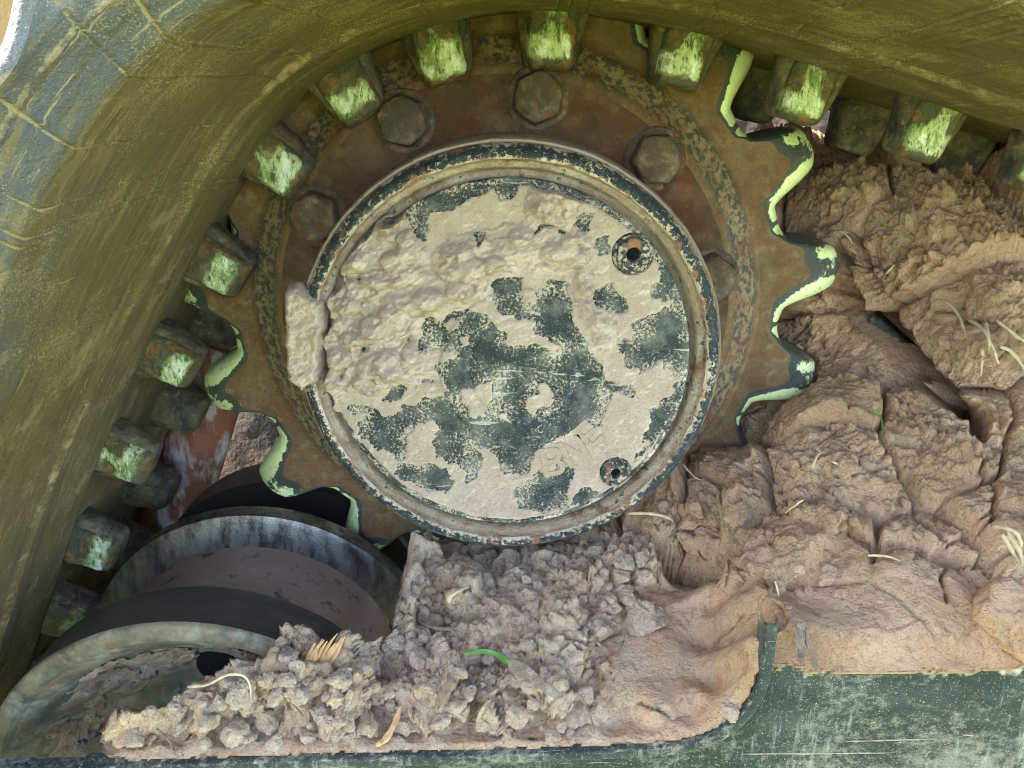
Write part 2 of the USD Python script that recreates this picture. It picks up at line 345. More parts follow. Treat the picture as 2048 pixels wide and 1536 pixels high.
for k in range(-2, 14):
    for off, amp, y0, y1 in ((-.051, 1.0, -.262, -.02), (-.013, .8, -.262, .055), (0., .8, -.262, .06), (.012, .8, -.262, .06)):
        if abs(off) < .02 and (k * 7 + int(off * 1000)) % 5 == 0: continue
        j = rng.normal(0, .003)
        sl = S0 + PITCH_L * k + off + j + .09 * np.clip(-.02 - Yg, 0, .2) - .35 * np.clip(-.205 - Yg, 0, 1) + wob * 2
        fade = sstep(y0 - .01, y0, Yg) * sstep(y1 + .01, y1 - .01, Yg) * (.6 + .4 * rng.random())
        d = Sg - sl
        amp2 = amp * fade * (.55 + .45 * sstep(-.15, -.22, Yg))
        Dg += np.where(inner, amp2 * (-.0020 * np.exp(-(d / .0011) ** 2) + .0022 * np.exp(-((d - .0028) / .0013) ** 2)), 0)
        crease = np.maximum(crease, np.where(inner, amp2 * np.exp(-((d - .0028) / .0010) ** 2), 0))
Dg += np.where(inner, .0016 * fbm(P3, 14, 4, 4) + .0007 * fbm(P3 * [1, .35, 1], 90, 3, 9), 0)
edge = np.exp(-((Yg + .2360) / .0017) ** 2) * (np.abs(Dg - .0172) < .0045)
Dg -= edge * .0022 * (fbm(P3, 120, 3, 8) + .2)
tread = np.where(fine[None] > seg[22], .010 * np.cos((Sg - S0) / PITCH_L * 2 * math.pi), 0) * sstep(seg[22], seg[25], fine)[None]
Dg += tread
crease = np.maximum(crease, np.exp(-((Yg + .020) / .007) ** 2) * .42 * (fine[None] < seg[20]) * (.7 + 1.2 * fbm(P3, 30, 3, 6)))
crease = np.maximum(crease, edge * .45)
dust = .62 + .25 * sstep(-.18, -.10, Yg) - .50 * sstep(-.204, -.218, Yg) + .0 * Sg
BP = np.stack([bpnt[:, None, 0] + bnor[:, None, 0] * Dg, Yg, bpnt[:, None, 1] + bnor[:, None, 1] * Dg], -1)
track = thing('rubber_track', 'olive dusty black rubber track belt wrapping over and around the sprocket', 'rubber track')
v, f = grid(BP)
obj('belt', (v, f), M['rubber'], track, smooth=True, attrs={'dust': dust.ravel(), 'crease': crease.ravel(), 'arc_s': Sg.ravel(), 'arc_y': Yg.ravel()})


def lug_mesh(s, y0, y1, seed, h=.044, w0=.0295, w1=.0210, r=.006):
    """block standing inwards on the belt: rounded, wider at its foot"""
    p, t, n = belt_at(s)
    nu, nv = 40, 9
    a = np.linspace(0, 2 * math.pi, nu, endpoint=False)
    ex = 3.3
    ca, sa = np.cos(a), np.sin(a)
    su, sv = np.sign(ca) * np.abs(ca) ** (2 / ex), np.sign(sa) * np.abs(sa) ** (2 / ex)
    lv = np.r_[np.linspace(-.12, .86, nv - 4), .94, .985, 1.0, 1.0]
    sc = np.r_[np.ones(nv - 4), .95, .86, .70, .0]
    P = []
    for q, k in zip(lv, sc):
        w = (w0 + (w1 - w0) * np.clip(q, 0, 1)) * k
        yc, yh = (y0 + y1) / 2 + .004 * q, (y1 - y0) / 2 * (1 - .13 * q) * k
        P.append(np.c_[su * w, yc + sv * yh, np.full(nu, h * q)])
    P = np.stack(P, 1)
    d = .0045 * fbm(P + seed * 3.7, 45, 4, seed)
    P[..., 0] += d; P[..., 1] += .004 * fbm(P + seed * 9.1, 50, 4, seed + 1); P[..., 2] += .004 * fbm(P + 5 + seed, 60, 3, seed + 2)
    B = np.stack([p[0] + t[0] * P[..., 0] - n[0] * P[..., 2], P[..., 1], p[1] + t[1] * P[..., 0] - n[1] * P[..., 2]], -1)
    v, f = grid(B, True)
    return (v, f), (p, t, n)


def worn_face(frame, y0, seed, h=.044, w0=.0225, w1=.0190):
    p, t, n = frame
    nu, nv = 26, 34
    u, q = np.meshgrid(np.linspace(-1, 1, nu), np.linspace(.02, 1.03, nv), indexing='ij')
    w = (w0 + (w1 - w0) * q) * np.where(q > .8, np.sqrt(np.clip(1 - ((q - .8) / .30) ** 2 * .55, 0, 1)), 1)
    x = u * w
    rim = np.maximum(np.abs(u) ** 6, np.clip((q - .55) / .48, 0, 1) ** 8)
    y = y0 - .0042 + .0025 * q + .011 * rim + .0030 * fbm(np.dstack([x, q * h, x * 0 + seed]), 90, 3, seed)
    y = np.where((np.abs(u) > .99) | (q > 1.02), y0 + .012, y)
    g_ = np.random.default_rng(seed * 7); up_ = g_.uniform(.25, .55); wd = g_.uniform(.2, .45); tip_ = g_.uniform(.86, .98)
    nx = g_.uniform(-.5, .5)
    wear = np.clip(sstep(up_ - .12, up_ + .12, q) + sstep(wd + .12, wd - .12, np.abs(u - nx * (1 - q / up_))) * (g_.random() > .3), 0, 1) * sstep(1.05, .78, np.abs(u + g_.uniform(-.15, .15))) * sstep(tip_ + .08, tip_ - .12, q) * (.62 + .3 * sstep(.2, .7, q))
    B = np.stack([p[0] + t[0] * x - n[0] * q * h, y, p[1] + t[1] * x - n[1] * q * h], -1)
    v, f = grid(B)
    return (v, f[:, ::-1]), wear.ravel()


lug_s = {0: .068, 1: .175, 2: .280, 3: .389, 4: .484, 5: .570, 6: .665, 7: .770, 8: .870, 9: .982, 10: 1.088, 11: 1.178, 12: 1.27, -1: -.036, -2: -.14}
for k in sorted(lug_s):
    s = lug_s[k]
    for row, (y0, y1) in enumerate(((.072, .108), (.192, .238))):
        m, fr = lug_mesh(s, y0, y1, 10 + 2 * k + row)
        L = obj('drive_lug', m, M['lug_rubber'], track, smooth=50)
        if row == 0:
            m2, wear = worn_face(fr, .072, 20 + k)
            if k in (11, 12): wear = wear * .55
            obj('worn_face', m2, M['worn_steel_grass_glow'], str(L.GetPath()), smooth=True, attrs={'wear': wear})

# ------------------------------------------------------------------ drive sprocket
SC = np.array([-.004, .019]); NT = 17; PHI0 = .1127
spr = thing('drive_sprocket', 'large rusty toothed drive sprocket bolted behind the round mud caked hub', 'sprocket')
NA = 48
th = np.arange(NT * NA) / (NT * NA) * 2 * math.pi
ph = ((th - PHI0) / (2 * math.pi / NT) + .5) % 1 - .5
aph = np.abs(ph)
irr = np.array([.0035, -.002, .001, -.003, .002, .003, -.002, .0, .001, -.002, .002, -.003, .002, .001, -.001, .0, .002])
ti = np.floor((th - PHI0) / (2 * math.pi / NT) + .5).astype(int) % NT
r_out = .3075 - .0400 * sstep(.16, .36, aph) - .0070 * np.clip(aph / .19, 0, 1) ** 2.4 - .0025 * sstep(.30, .5, aph) + irr[ti] * (1 - sstep(.2, .5, aph))
r_in = .2780 - .0330 * sstep(.0, .285, aph)
thin = sstep(.04, .27, ph) * sstep(.46, .34, ph)                  # the flank that is not worn keeps a narrow bevel
r_in = r_out - (r_out - r_in) * (1 - .55 * thin)
dirs = np.stack([np.cos(th), np.sin(th)], -1)


def polar(r, y):
    r = np.broadcast_to(r, th.shape)
    return np.stack([SC[0] + dirs[:, 0] * r, np.broadcast_to(y, th.shape), SC[1] + dirs[:, 1] * r], -1)


rad = [(.185, .0905), (.196, .0905), (.203, .092), (.208, .0965), (.213, .101), (.2185, .1045), (.224, .1075), (.229, .1115), (.233, .1127)]
rows = [polar(r, y) for r, y in rad] + [polar(.233 + (r_in - .233) * q, .1130) for q in (.25, .5, .75, 1.0)]
R = np.stack(rows, 1)
R[..., 1] += .0015 * fbm(R, 40, 4, 3)
band = np.zeros(R.shape[:2]); rr = np.hypot(R[..., 0] - SC[0], R[..., 2] - SC[1])
band = sstep(.199, .207, rr) * sstep(.2335, .224, rr)
v, f = grid(R, True)
obj('tooth_ring', (v, f[:, ::-1]), M['tooth_face'], spr, smooth=True, attrs={'band': band.ravel()})
# inner flange with a muddy, uneven face
fr_ = np.linspace(.12, .197, 20); fa = np.linspace(0, 2 * math.pi, 420, endpoint=False)
F = np.stack([SC[0] + np.cos(fa)[:, None] * fr_, np.full((420, 20), .0885), SC[1] + np.sin(fa)[:, None] * fr_], -1)
F[..., 1] += .003 * fbm(F, 30, 4, 8) - .004 * np.clip(fbm(F, 22, 3, 31) - .08, 0, 1) * 6 * sstep(.197, .18, fr_)[None]
v, f = grid(F, True)
obj('flange', (v, f[:, ::-1]), M['flange_rust'], spr, smooth=True)
# dirt lump under the top bolt
# worn bevelled edge, one piece per tooth, and the plain back of the rim
qs = np.linspace(0, 1, 9)
for k in range(NT):
    sel = np.nonzero(ti == k)[0]
    if k == 0: sel = np.array(sorted(sel, key=lambda i: (th[i] + math.pi) % (2 * math.pi)))
    sel = np.r_[sel, (sel[-1] + 1) % len(th)]
    rows = []
    for q in qs:
        r = r_in[sel] + (r_out[sel] - r_in[sel]) * math.sin(q * math.pi / 2)
        y = .1130 + .026 * (1 - math.cos(q * math.pi / 2))
        rows.append(np.stack([SC[0] + dirs[sel, 0] * r, np.full(len(sel), y), SC[1] + dirs[sel, 1] * r], -1))
    rows.append(rows[-1] + [0, .032, 0])
    E = np.stack(rows, 1)
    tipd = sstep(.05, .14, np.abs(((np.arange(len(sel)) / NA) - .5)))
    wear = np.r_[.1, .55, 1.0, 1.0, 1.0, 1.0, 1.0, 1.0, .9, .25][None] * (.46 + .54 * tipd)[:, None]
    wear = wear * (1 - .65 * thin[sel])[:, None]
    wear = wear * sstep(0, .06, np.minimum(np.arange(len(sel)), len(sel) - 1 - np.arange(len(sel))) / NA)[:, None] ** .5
    E[:, 1:-1] += .0015 * fbm(E[:, 1:-1], 60, 3, 5)[..., None] * np.array([1, 0, 1])
    v, f = grid(E)
    obj('worn_edge', (v, f[:, ::-1]), M['edge_steel_grass_glow'], spr, smooth=True, attrs={'wear': wear.ravel()})
bk = np.stack([polar(r_out, .171), polar(.25, .171), polar(.12, .171)], 1)
v, f = grid(bk, True)
obj('back_face', (v, f), M['tooth_face'], spr, smooth=False, attrs={'band': np.zeros(len(v))})


def bolt(parent, ang, r, rb=.0215, y=.0885, h=.019, rot=0., nm='bolt', mt='bolt_rust', seed=0):
    c = SC + r * np.array([math.cos(ang), math.sin(ang)])
    a = np.arange(48) / 48 * 2 * math.pi
    hexr = math.cos(math.pi / 6) / np.cos((a + rot) % (math.pi / 3) - math.pi / 6)
    rows = [(1.20, y + .002, 0), (1.18, y - .0008, 0), (1.12, y - .0018, 0), (1.02, y - .0025, .75), (.98, y - h * .66, .75), (.90, y - h * .90, .5), (.74, y - h, .15), (.4, y - h - .0006, 0), (.001, y - h - .001, 0)]
    P = np.stack([np.stack([c[0] + np.cos(a) * rb * q * (1 + (hexr - 1) * k), np.full(48, yy), c[1] + np.sin(a) * rb * q * (1 + (hexr - 1) * k)], -1) for q, yy, k in rows], 1)
    P += .0040 * np.stack([fbm(P + seed, 70, 3, seed), fbm(P + 3 + seed, 70, 3, seed + 1), fbm(P + 7, 70, 3, seed + 2)], -1)
    v, f = grid(P, True)
    obj(nm, (v, f[:, ::-1]), M[mt], parent, smooth=30)


for i, a in enumerate((117.1, 81.4, 46.5, 152.1, 10.5)):
    bolt(spr, math.radians(a), .1805, rot=.3 + i * .35, seed=i * 5)

# ------------------------------------------------------------------ hub with its cover
hub = thing('wheel_hub', 'round dark green hub with lettered cover under a pale crust of dried mud', 'hub')
n = 300
pr_h = np.array([(.150, .092), (.1705, .090), (.1715, .08), (.1700, .045), (.1690, .014), (.1675, .0105), (.1655, .0120), (.1652, .0115)])
v, f = lathe(pr_h, n)
ang = np.arctan2(v[:, 2], v[:, 0])
v[:, [0, 2]] *= (1 + .010 * fbm(v, 90, 3, 4) * (v[:, 1] < .05))[:, None]
obj('housing', (v, f), M['film'], hub, smooth=45)
pr_r = np.array([(.1660, .016), (.1655, .006), (.1640, .0015), (.1620, -.0010), (.1600, -.0032), (.1570, -.0040), (.1552, -.0032), (.1540, -.0008)])
v, f = lathe(pr_r, 420)
v[:, 1] += .0007 * fbm(v, 60, 3, 2)
dz = np.interp(np.hypot(v[:, 0], v[:, 2]), [.154, .1562, .162, .166], [.95, .52, .44, .8])
obj('rim', (v, f), M['ring_paint'], hub, smooth=60, attrs={'dust': dz})
gr = np.array([(.1540, -.0008), (.1532, .0030), (.1515, .0045), (.1495, .0042), (.1480, .0070), (.1470, .0120), (.1455, .016), (.140, .016)])
aa = np.linspace(0, 2 * math.pi, 420, endpoint=False)
Gm = np.stack([np.cos(aa)[:, None] * gr[:, 0], np.broadcast_to(gr[:, 1], (420, len(gr))), np.sin(aa)[:, None] * gr[:, 0]], -1)
Gm[:, 1:-1, 1] += .006 * fbm(Gm[:, 1:-1], 45, 4, 9) * np.array([.2, .5, .8, 1, 1, .5])
v, f = grid(Gm, True)
obj('groove', (v, f[:, ::-1]), M['groove_mud'], hub, smooth=True)

CC = np.array([-.0002, -.0013]); CR = .1420
emc = W((1046, 741), 0)[0][[0, 2]]
STEP = .0009
ax = np.arange(-.150, .1505, STEP)
X, Z = np.meshgrid(ax, ax, indexing='ij')


def disc_height(x, z):
    """relief of the cover plate (towards the viewer = positive)"""
    d = np.hypot(x - emc[0], z - emc[1])
    h = .0026 * sstep(.0665, .0635, d)
    h -= .0016 * np.exp(-((d - .0435) / .0016) ** 2)
    return h


pa = np.linspace(0, 2 * math.pi, 420, endpoint=False)
prr = np.r_[.0005, np.linspace(.004, .1385, 110), .1405, .1415, .1420, .1420]
Cv = np.stack([CC[0] + np.cos(pa)[:, None] * prr, np.zeros((420, len(prr))), CC[1] + np.sin(pa)[:, None] * prr], -1)
Cv[..., 1] = .0025 - disc_height(Cv[..., 0], Cv[..., 2])
Cv[:, -4:, 1] += np.array([.0002, .0008, .002, .013])
v, f = grid(Cv, True)
cover_mesh = (v, f[:, ::-1])
cpath = hub + '/cover_plate'


def ridge(px, r=.0007, y=-.00005):
    p = W(px, y)
    q = np.linspace(0, 1, 24); k = np.linspace(0, 1, len(p))
    return tube(np.stack([np.interp(q, k, p[:, j]) for j in range(3)], 1), r, 6)


th2 = np.radians(np.linspace(200, -20, 9))
emb = [ridge([(942, 695), (968, 745), (993, 792)]), ridge([(997, 823), (1030, 785), (1063, 746)]), ridge([(1063, 744), (1090, 742), (1118, 757)]),
       ridge([(993, 792), (1000, 812), (997, 823)])]
ev = join(emb)
obj('emblem_ridge', ev, M['paint'], cpath, smooth=True, attrs={'film': np.full(len(ev[0]), .75)})
# raised letters round the lower right of the cover
for ch, px, deg, hgt in (('B', (1082, 952), 10, .0240), ('N', (1133, 936), 28, .0230), ('E', (1178, 900), 46, .0220)):
    t = meshkit.text_mesh(ch, hgt, .0037, bold=True)
    vv = np.array(t.vertices); a = math.radians(deg)
    o = W(px, .0015)[0]
    x = vv[:, 0] * math.cos(a) - vv[:, 1] * math.sin(a); z = vv[:, 0] * math.sin(a) + vv[:, 1] * math.cos(a)
    obj('letter', (np.c_[o[0] + x, .0028 - vv[:, 2], o[2] + z], np.array(t.faces)), M['film'], cpath, smooth=False)
for (px, ro, rh, hh) in (((1266, 508), .0128, .0052, .004), ((1231, 944), .0105, .0040, .0035)):
    c = W(px, 0)[0]
    v, f = lathe([(ro * 1.25, .0030), (ro * 1.12, -.0008), (ro, -.0010), (ro * .98, -hh * .8), (ro * .90, -hh - .0006), (ro * .6, -hh - .0004), (rh * 1.12, -hh), (rh, -hh + .0010), (rh * .98, .010), (.0001, .0101)], 48, (c[0], c[2]))
    pl = obj('plug', (v, f), M['ring_paint'], hub, smooth=40, attrs={'dust': np.full(len(v), .55)})
    v, f = lathe([(rh * .97, .002), (.0001, .002)], 24, (c[0], c[2]))
    obj('hole', (v, f), M['hole'], str(pl.GetPath()), smooth=False)

# ------------------------------------------------------------------ dried mud crust on the cover
DARK = [
    [(906, 624), (946, 624), (970, 632), (984, 641), (986, 653), (1012, 666), (1010, 679), (995, 686), (1021, 692), (1077, 692), (1110, 704), (1121, 697), (1119, 684), (1099, 675),
     (1072, 662), (1074, 651), (1079, 644), (1043, 631), (1004, 626), (995, 611), (993, 593), (988, 578), (992, 559), (1043, 558), (1046, 573), (1037, 586), (1043, 602), (1070, 608),
     (1074, 591), (1085, 569), (1110, 561), (1128, 564), (1139, 597), (1143, 626), (1156, 664), (1176, 688), (1177, 702), (1198, 726), (1207, 744), (1205, 763), (1262, 777), (1268, 792),
     (1225, 785), (1204, 778), (1200, 798), (1222, 790), (1220, 812), (1204, 830), (1203, 850), (1170, 846), (1130, 866), (1112, 876), (1096, 890), (1066, 900), (1062, 930), (1056, 944),
     (1001, 941), (998, 920), (981, 900), (953, 896), (967, 924), (946, 954), (929, 968), (933, 948), (909, 927), (875, 910), (868, 879), (881, 852), (864, 842), (834, 848), (813, 872),
     (803, 924), (789, 910), (721, 876), (714, 855), (738, 828), (697, 821), (700, 811), (741, 811), (762, 835), (803, 828), (796, 808), (830, 818), (847, 801), (895, 794), (892, 760),
     (868, 732), (878, 722), (915, 715), (920, 700), (895, 700), (864, 702), (840, 691), (847, 664), (851, 640), (868, 640), (878, 650)],
    [(847, 931), (892, 937), (905, 965), (890, 985), (862, 980), (790, 948), (800, 935)],
    [(1028, 989), (1056, 961), (1097, 941), (1117, 920), (1148, 941), (1128, 985), (1138, 1013), (1083, 1025), (1042, 1019)],
    [(1172, 975), (1193, 989), (1182, 1006), (1148, 1009), (1155, 990)],
    [(1267, 670), (1358, 660), (1374, 693), (1368, 784), (1338, 842), (1290, 911), (1267, 920), (1303, 885), (1290, 875), (1303, 842), (1303, 823), (1345, 793), (1361, 758), (1329, 728),
     (1322, 719), (1303, 735), (1283, 745), (1280, 735), (1251, 732), (1254, 705), (1273, 696)],
    [(1299, 579), (1345, 552), (1361, 592), (1374, 647), (1374, 672), (1267, 662), (1270, 640), (1309, 631), (1345, 614), (1342, 595), (1306, 601)],
    [(1150, 455), (1160, 432), (1189, 429), (1176, 461)],
    [(1046, 359), (1020, 396), (1000, 398), (985, 380), (940, 396), (915, 412), (899, 419), (860, 425), (848, 440), (856, 474), (843, 481), (830, 452), (814, 425), (872, 393), (934, 370), (1000, 360)],
    [(1186, 579), (1221, 572), (1254, 614), (1247, 627), (1208, 618), (1190, 597)],
    [(765, 806), (770, 795), (796, 772), (812, 780), (800, 795)], [(1330, 520), (1352, 545), (1340, 575), (1322, 560), (1318, 535)],
    [(1190, 480), (1215, 470), (1222, 500), (1200, 512)], [(955, 470), (966, 465), (968, 480), (958, 490)], [(1233, 680), (1262, 683), (1268, 700), (1240, 706)]]
MUD_IN = [[(918, 782), (945, 778), (988, 762), (985, 790), (974, 810), (965, 838), (948, 836), (930, 805)],
          [(1054, 806), (1062, 790), (1085, 782), (1068, 772), (1090, 765), (1098, 778), (1110, 790), (1095, 815), (1060, 828), (1048, 815)],
          [(918, 672), (936, 668), (940, 682), (928, 690)], [(1056, 617), (1080, 622), (1082, 634), (1066, 632)], [(996, 826), (1018, 822), (1015, 840), (998, 838)],
          [(890, 645), (920, 640), (915, 655), (900, 668)], [(1084, 903), (1110, 900), (1117, 947), (1090, 953), (1078, 925)], [(1118, 898), (1140, 930), (1128, 932)]]
dark = unary_union([Polygon(p).buffer(0) for p in DARK]).difference(unary_union([Polygon(p).buffer(2) for p in MUD_IN]))
THICK = Polygon([(715, 470), (745, 425), (800, 402), (832, 440), (856, 520), (905, 470), (985, 460), (1050, 440), (1055, 345), (1120, 345), (1185, 365), (1185, 420), (1150, 450), (1190, 490), (1180, 560),
                 (1230, 640), (1220, 720), (1190, 690), (1150, 600), (1120, 545), (1000, 545), (975, 600), (900, 615), (845, 650), (860, 720), (890, 770), (880, 790), (800, 770), (740, 790), (640, 790), (640, 590)]).buffer(0)
PTS = np.stack([X, np.zeros_like(X), Z], -1)
UV = P2(PTS)
warp = np.stack([fbm(PTS, 160, 4, 1), fbm(PTS, 160, 4, 2)], -1) * 22 + np.stack([fbm(PTS, 700, 3, 3), fbm(PTS, 700, 3, 4)], -1) * 8
Q = shapely.points((UV + warp).reshape(-1, 2))


def sdist(poly, Q, shape):                       # > 0 outside
    return np.where(shapely.contains(poly, Q), -shapely.distance(poly.boundary, Q), shapely.distance(poly, Q)).reshape(shape)


shapely.prepare(dark); shapely.prepare(THICK)
sd = sdist(dark, Q, X.shape)
tk = sstep(-4, 30, -sdist(THICK, Q, X.shape))
tk0 = sstep(-3, 3, -sdist(THICK, Q, X.shape))
lump = np.zeros_like(X)
for i in range(420):
    q = rng.uniform(-.15, .15, 2); r = rng.uniform(.004, .013)
    i0, i1, j0, j1 = [int(np.clip(k, 0, len(ax))) for k in ((q[0] - r + .15) / STEP, (q[0] + r + .15) / STEP + 2, (q[1] - r + .15) / STEP, (q[1] + r + .15) / STEP + 2)]
    d2 = (X[i0:i1, j0:j1] - q[0]) ** 2 + ((Z[i0:i1, j0:j1] - q[1]) * 1.25) ** 2
    lump[i0:i1, j0:j1] = np.maximum(lump[i0:i1, j0:j1], np.sqrt(np.clip(r * r - d2, 0, None)) * .62)
H = .0018 * sstep(0, 3.5, sd) + .0012 * (fbm(PTS, 120, 4, 5) + .1)
H += tk0 * .0012 + tk * (.0034 + 1.35 * lump + .020 * (fbm(PTS, 38, 5, 6)) + .007 * fbm(PTS, 150, 4, 7))
H += .0014 * np.abs(fbm(PTS, 260, 4, 12)) + .0022 * np.clip(fbm(PTS, 60, 4, 14), 0, 1)
H -= .0035 * sstep(.055, .0, np.abs(fbm(PTS, 34, 4, 21))) * tk
H -= .004 * sstep(.30, .36, fbm(PTS, 85, 2, 13)) * tk
cq = P2(cover_mesh[0] * [1, 0, 1])
cs = sdist(dark, shapely.points(cq), (len(cq),))
obj('cover_plate', cover_mesh, M['paint'], hub, smooth=True, attrs={'film': sstep(-20, 2, cs)})
# plugs and the bolt stay open
for px, r0 in (((1266, 508), .0145), ((1231, 944), .0115)):
    c = W(px, 0)[0]; d = np.hypot(X - c[0], Z - c[2]); H -= .012 * sstep(r0 + .002, r0 - .002, d)
rad_ = np.hypot(X - CC[0], Z - CC[1])
angd = np.degrees(np.arctan2(Z - CC[1], X - CC[0])) % 360
over = sstep(118, 132, angd) * sstep(212, 200, angd)
rmax = .1405 + .0085 * over * sstep(-.1, .3, fbm(PTS, 60, 3, 40) + .12) + .003 * fbm(PTS, 90, 3, 41) - .003 * (1 - over)
keep = (sd > 0) & (H > .0003) & (rad_ < rmax)
H = np.maximum(H, .0002)
H = np.where(over * (rad_ > .141) > .2, np.maximum(H, .0025), H)
drop = sstep(0.0, .0022, rmax - rad_)
Yc = .0025 - disc_height(X, Z) - H * (.25 + .75 * drop) + .012 * (1 - drop) * (over > .3)
V = np.stack([X, Yc, Z], -1)
v, f = grid(V)
kf = keep.ravel()[f].all(1); f = f[kf]
idx = np.unique(f); rm = -np.ones(len(v), int); rm[idx] = np.arange(len(idx))
crust = obj('mud_crust', (v[idx], rm[f][:, ::-1]), M['crust'], smooth=True)
tag(crust, 'pale cracked crust of dried mud stuck on the hub cover', 'mud', kind='stuff')
# lump bridging hub and rim on the left
poly = Polygon([(566, 574), (592, 569), (618, 584), (645, 604), (650, 660), (642, 720), (638, 768), (620, 775), (602, 790), (585, 775), (568, 758), (563, 680), (562, 610)])
lx = np.arange(-.205, -.140, .0008); lz = np.arange(-.06, .065, .0008)
LX, LZ = np.meshgrid(lx, lz, indexing='ij'); LP = np.stack([LX, LX * 0 - .006, LZ], -1)
q = P2(LP) + np.stack([fbm(LP, 130, 4, 1), fbm(LP, 130, 4, 2)], -1) * 14
s_ = -sdist(poly, shapely.points(q.reshape(-1, 2)), LX.shape)
hgt = np.sqrt(np.clip(1 - (1 - np.clip(s_ / 16, 0, 1)) ** 2, 0, 1))
yl = .018 - hgt * (.026 + .010 * fbm(LP, 55, 4, 4) + .005 * fbm(LP, 170, 4, 5)) + .004 * sstep(.22, .3, fbm(LP, 110, 2, 19)) - .0016 * np.abs(fbm(LP, 250, 3, 9))
v, f = grid(np.stack([LX, yl, LZ], -1)); kf = (s_ > 0).ravel()[f].all(1); f = f[kf]
idx = np.unique(f); rm = -np.ones(len(v), int); rm[idx] = np.arange(len(idx))
tag(obj('mud_lump', (v[idx], rm[f][:, ::-1]), M['crust'], smooth=True), 'pale block of dried mud stuck over the left edge of the hub rim', 'mud')

# ------------------------------------------------------------------ track roller, bottom left
RC = (-.253, -.355)
rol = thing('track_roller', 'dark flanged steel track roller below the sprocket at lower left', 'roller')
v, f = lathe([(.1600, -.084), (.1640, -.0900), (.1740, -.0905), (.1772, -.0885), (.1778, -.085)], 200, RC); obj('front_rim', (v, f), M['roller_dish'], rol, smooth=50)
v, f = lathe([(.1778, -.085), (.1776, -.040), (.1765, -.0365), (.168, -.034), (.152, -.032), (.1465, -.028)], 200, RC); obj('front_tread', (v, f), M['roller_dark'], rol, smooth=40)
v, f = lathe([(.1465, -.028), (.145, -.01), (.1445, .06), (.1455, .0775)], 200, RC); obj('barrel', (v, f), M['roller_rust'], rol, smooth=40)
v, f = lathe([(.1455, .0775), (.150, .0782), (.170, .0815), (.1758, .0835), (.1772, .087), (.1775, .10), (.172, .104), (.1, .106)], 200, RC); obj('rear_flange', (v, f), M['roller_steel'], rol, smooth=30)
v, f = lathe([(.1, .18), (.160, .18), (.163, .185), (.163, .24), (.1, .24)], 120, RC); obj('far_flange', (v, f), M['roller_dark'], rol, smooth=30)
a = np.linspace(0, 2 * math.pi, 260, endpoint=False)
dp = np.array([(.1602, -.084), (.150, -.074), (.138, -.056), (.122, -.040), (.100, -.030), (.085, -.028), (.070, -.032), (.060, -.046), (.056, -.060), (.050, -.064), (.02, -.064), (.0005, -.064)])
D = np.stack([RC[0] + np.cos(a)[:, None] * dp[:, 0], np.broadcast_to(dp[:, 1], (260, len(dp))), RC[1] + np.sin(a)[:, None] * dp[:, 0]], -1)
D[:, 1:, 1] += .004 * fbm(D[:, 1:], 30, 4, 3)
v, f = grid(D, True); obj('dish', (v, f[:, ::-1]), M['roller_dish'], rol, smooth=True)
kx, kz_ = np.meshgrid(np.arange(-.40, -.09, .0022), np.arange(-.53, -.18, .0022), indexing='ij')
kr = np.hypot(kx - RC[0], kz_ - RC[1]); kp = np.stack([kx, kx * 0, kz_], -1)
dep_ = np.interp(kr, dp[::-1, 0], dp[::-1, 1])
th_ = .050 * fbm(kp, 14, 4, 77) + .012 * fbm(kp, 90, 4, 78) + .010 * sstep(.09, .12, kr) * sstep(.152, .135, kr) - .010
ok = (th_ > .0006) & (kr < .150)
v, f = grid(np.stack([kx, dep_ - np.clip(th_, 0, .016), kz_], -1)); f = f[ok.ravel()[f].all(1)]; idx = np.unique(f); rm = -np.ones(len(v), int); rm[idx] = np.arange(len(idx))
tag(obj('caked_mud', (v[idx], rm[f][:, ::-1]), M['groove_mud'], rol, smooth=True), 'brown mud caked inside the dish of the roller')
for k in range(3):
    aa_ = math.radians(88 + 120 * k); c = (RC[0] + .098 * math.cos(aa_), RC[1] + .098 * math.sin(aa_))
    v, f = lathe([(.017, -.024), (.017, -.034), (.0155, -.0355), (.0001, -.0355)], 30, c); obj('web_hole', (v, f), M['hole'], rol, smooth=30)

# ------------------------------------------------------------------ behind the sprocket
t = thing('rusted_tube', 'rusty red brown steel tube behind the sprocket teeth with bare grey patches', 'tube')
p = W([(455, 690), (425, 780), (392, 890), (355, 1000), (330, 1100), (300, 1250)], .30)
obj('tube_body', tube(p, [.032, .036, .038, .040, .042, .045], 28), M['rust_tube'], t, smooth=True)
v, f = lathe([(.001, 0), (.30, 0), (.30, .02)], 90, (SC[0], SC[1])); v[:, 1] += .305
t = thing('undercarriage_frame', 'dark muddy steel undercarriage wall behind the sprocket and track lugs', 'frame')
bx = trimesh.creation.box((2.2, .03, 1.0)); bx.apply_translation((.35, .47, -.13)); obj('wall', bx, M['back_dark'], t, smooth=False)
nx_, nz_ = 90, 60
wx, wz = np.meshgrid(np.linspace(-.62, .3, nx_), np.linspace(-.52, .18, nz_), indexing='ij')
wp = np.stack([wx, .44 + .06 * fbm(np.stack([wx, wx * 0, wz], -1), 7, 5, 3), wz], -1)
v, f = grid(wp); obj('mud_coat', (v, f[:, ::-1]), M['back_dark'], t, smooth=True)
hb = np.stack([W([(470, 800), (600, 800), (640, 990), (470, 1010)], .24)], 0)[0]
pc = thing('axle_housing', 'brown muddy axle housing seen through the lower left sprocket teeth', 'housing')
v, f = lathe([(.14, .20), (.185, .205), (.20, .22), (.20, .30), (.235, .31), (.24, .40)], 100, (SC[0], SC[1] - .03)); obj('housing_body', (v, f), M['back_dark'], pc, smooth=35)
t = thing('body_panel', 'ochre yellow painted machine panel behind the track at the top left corner', 'panel')
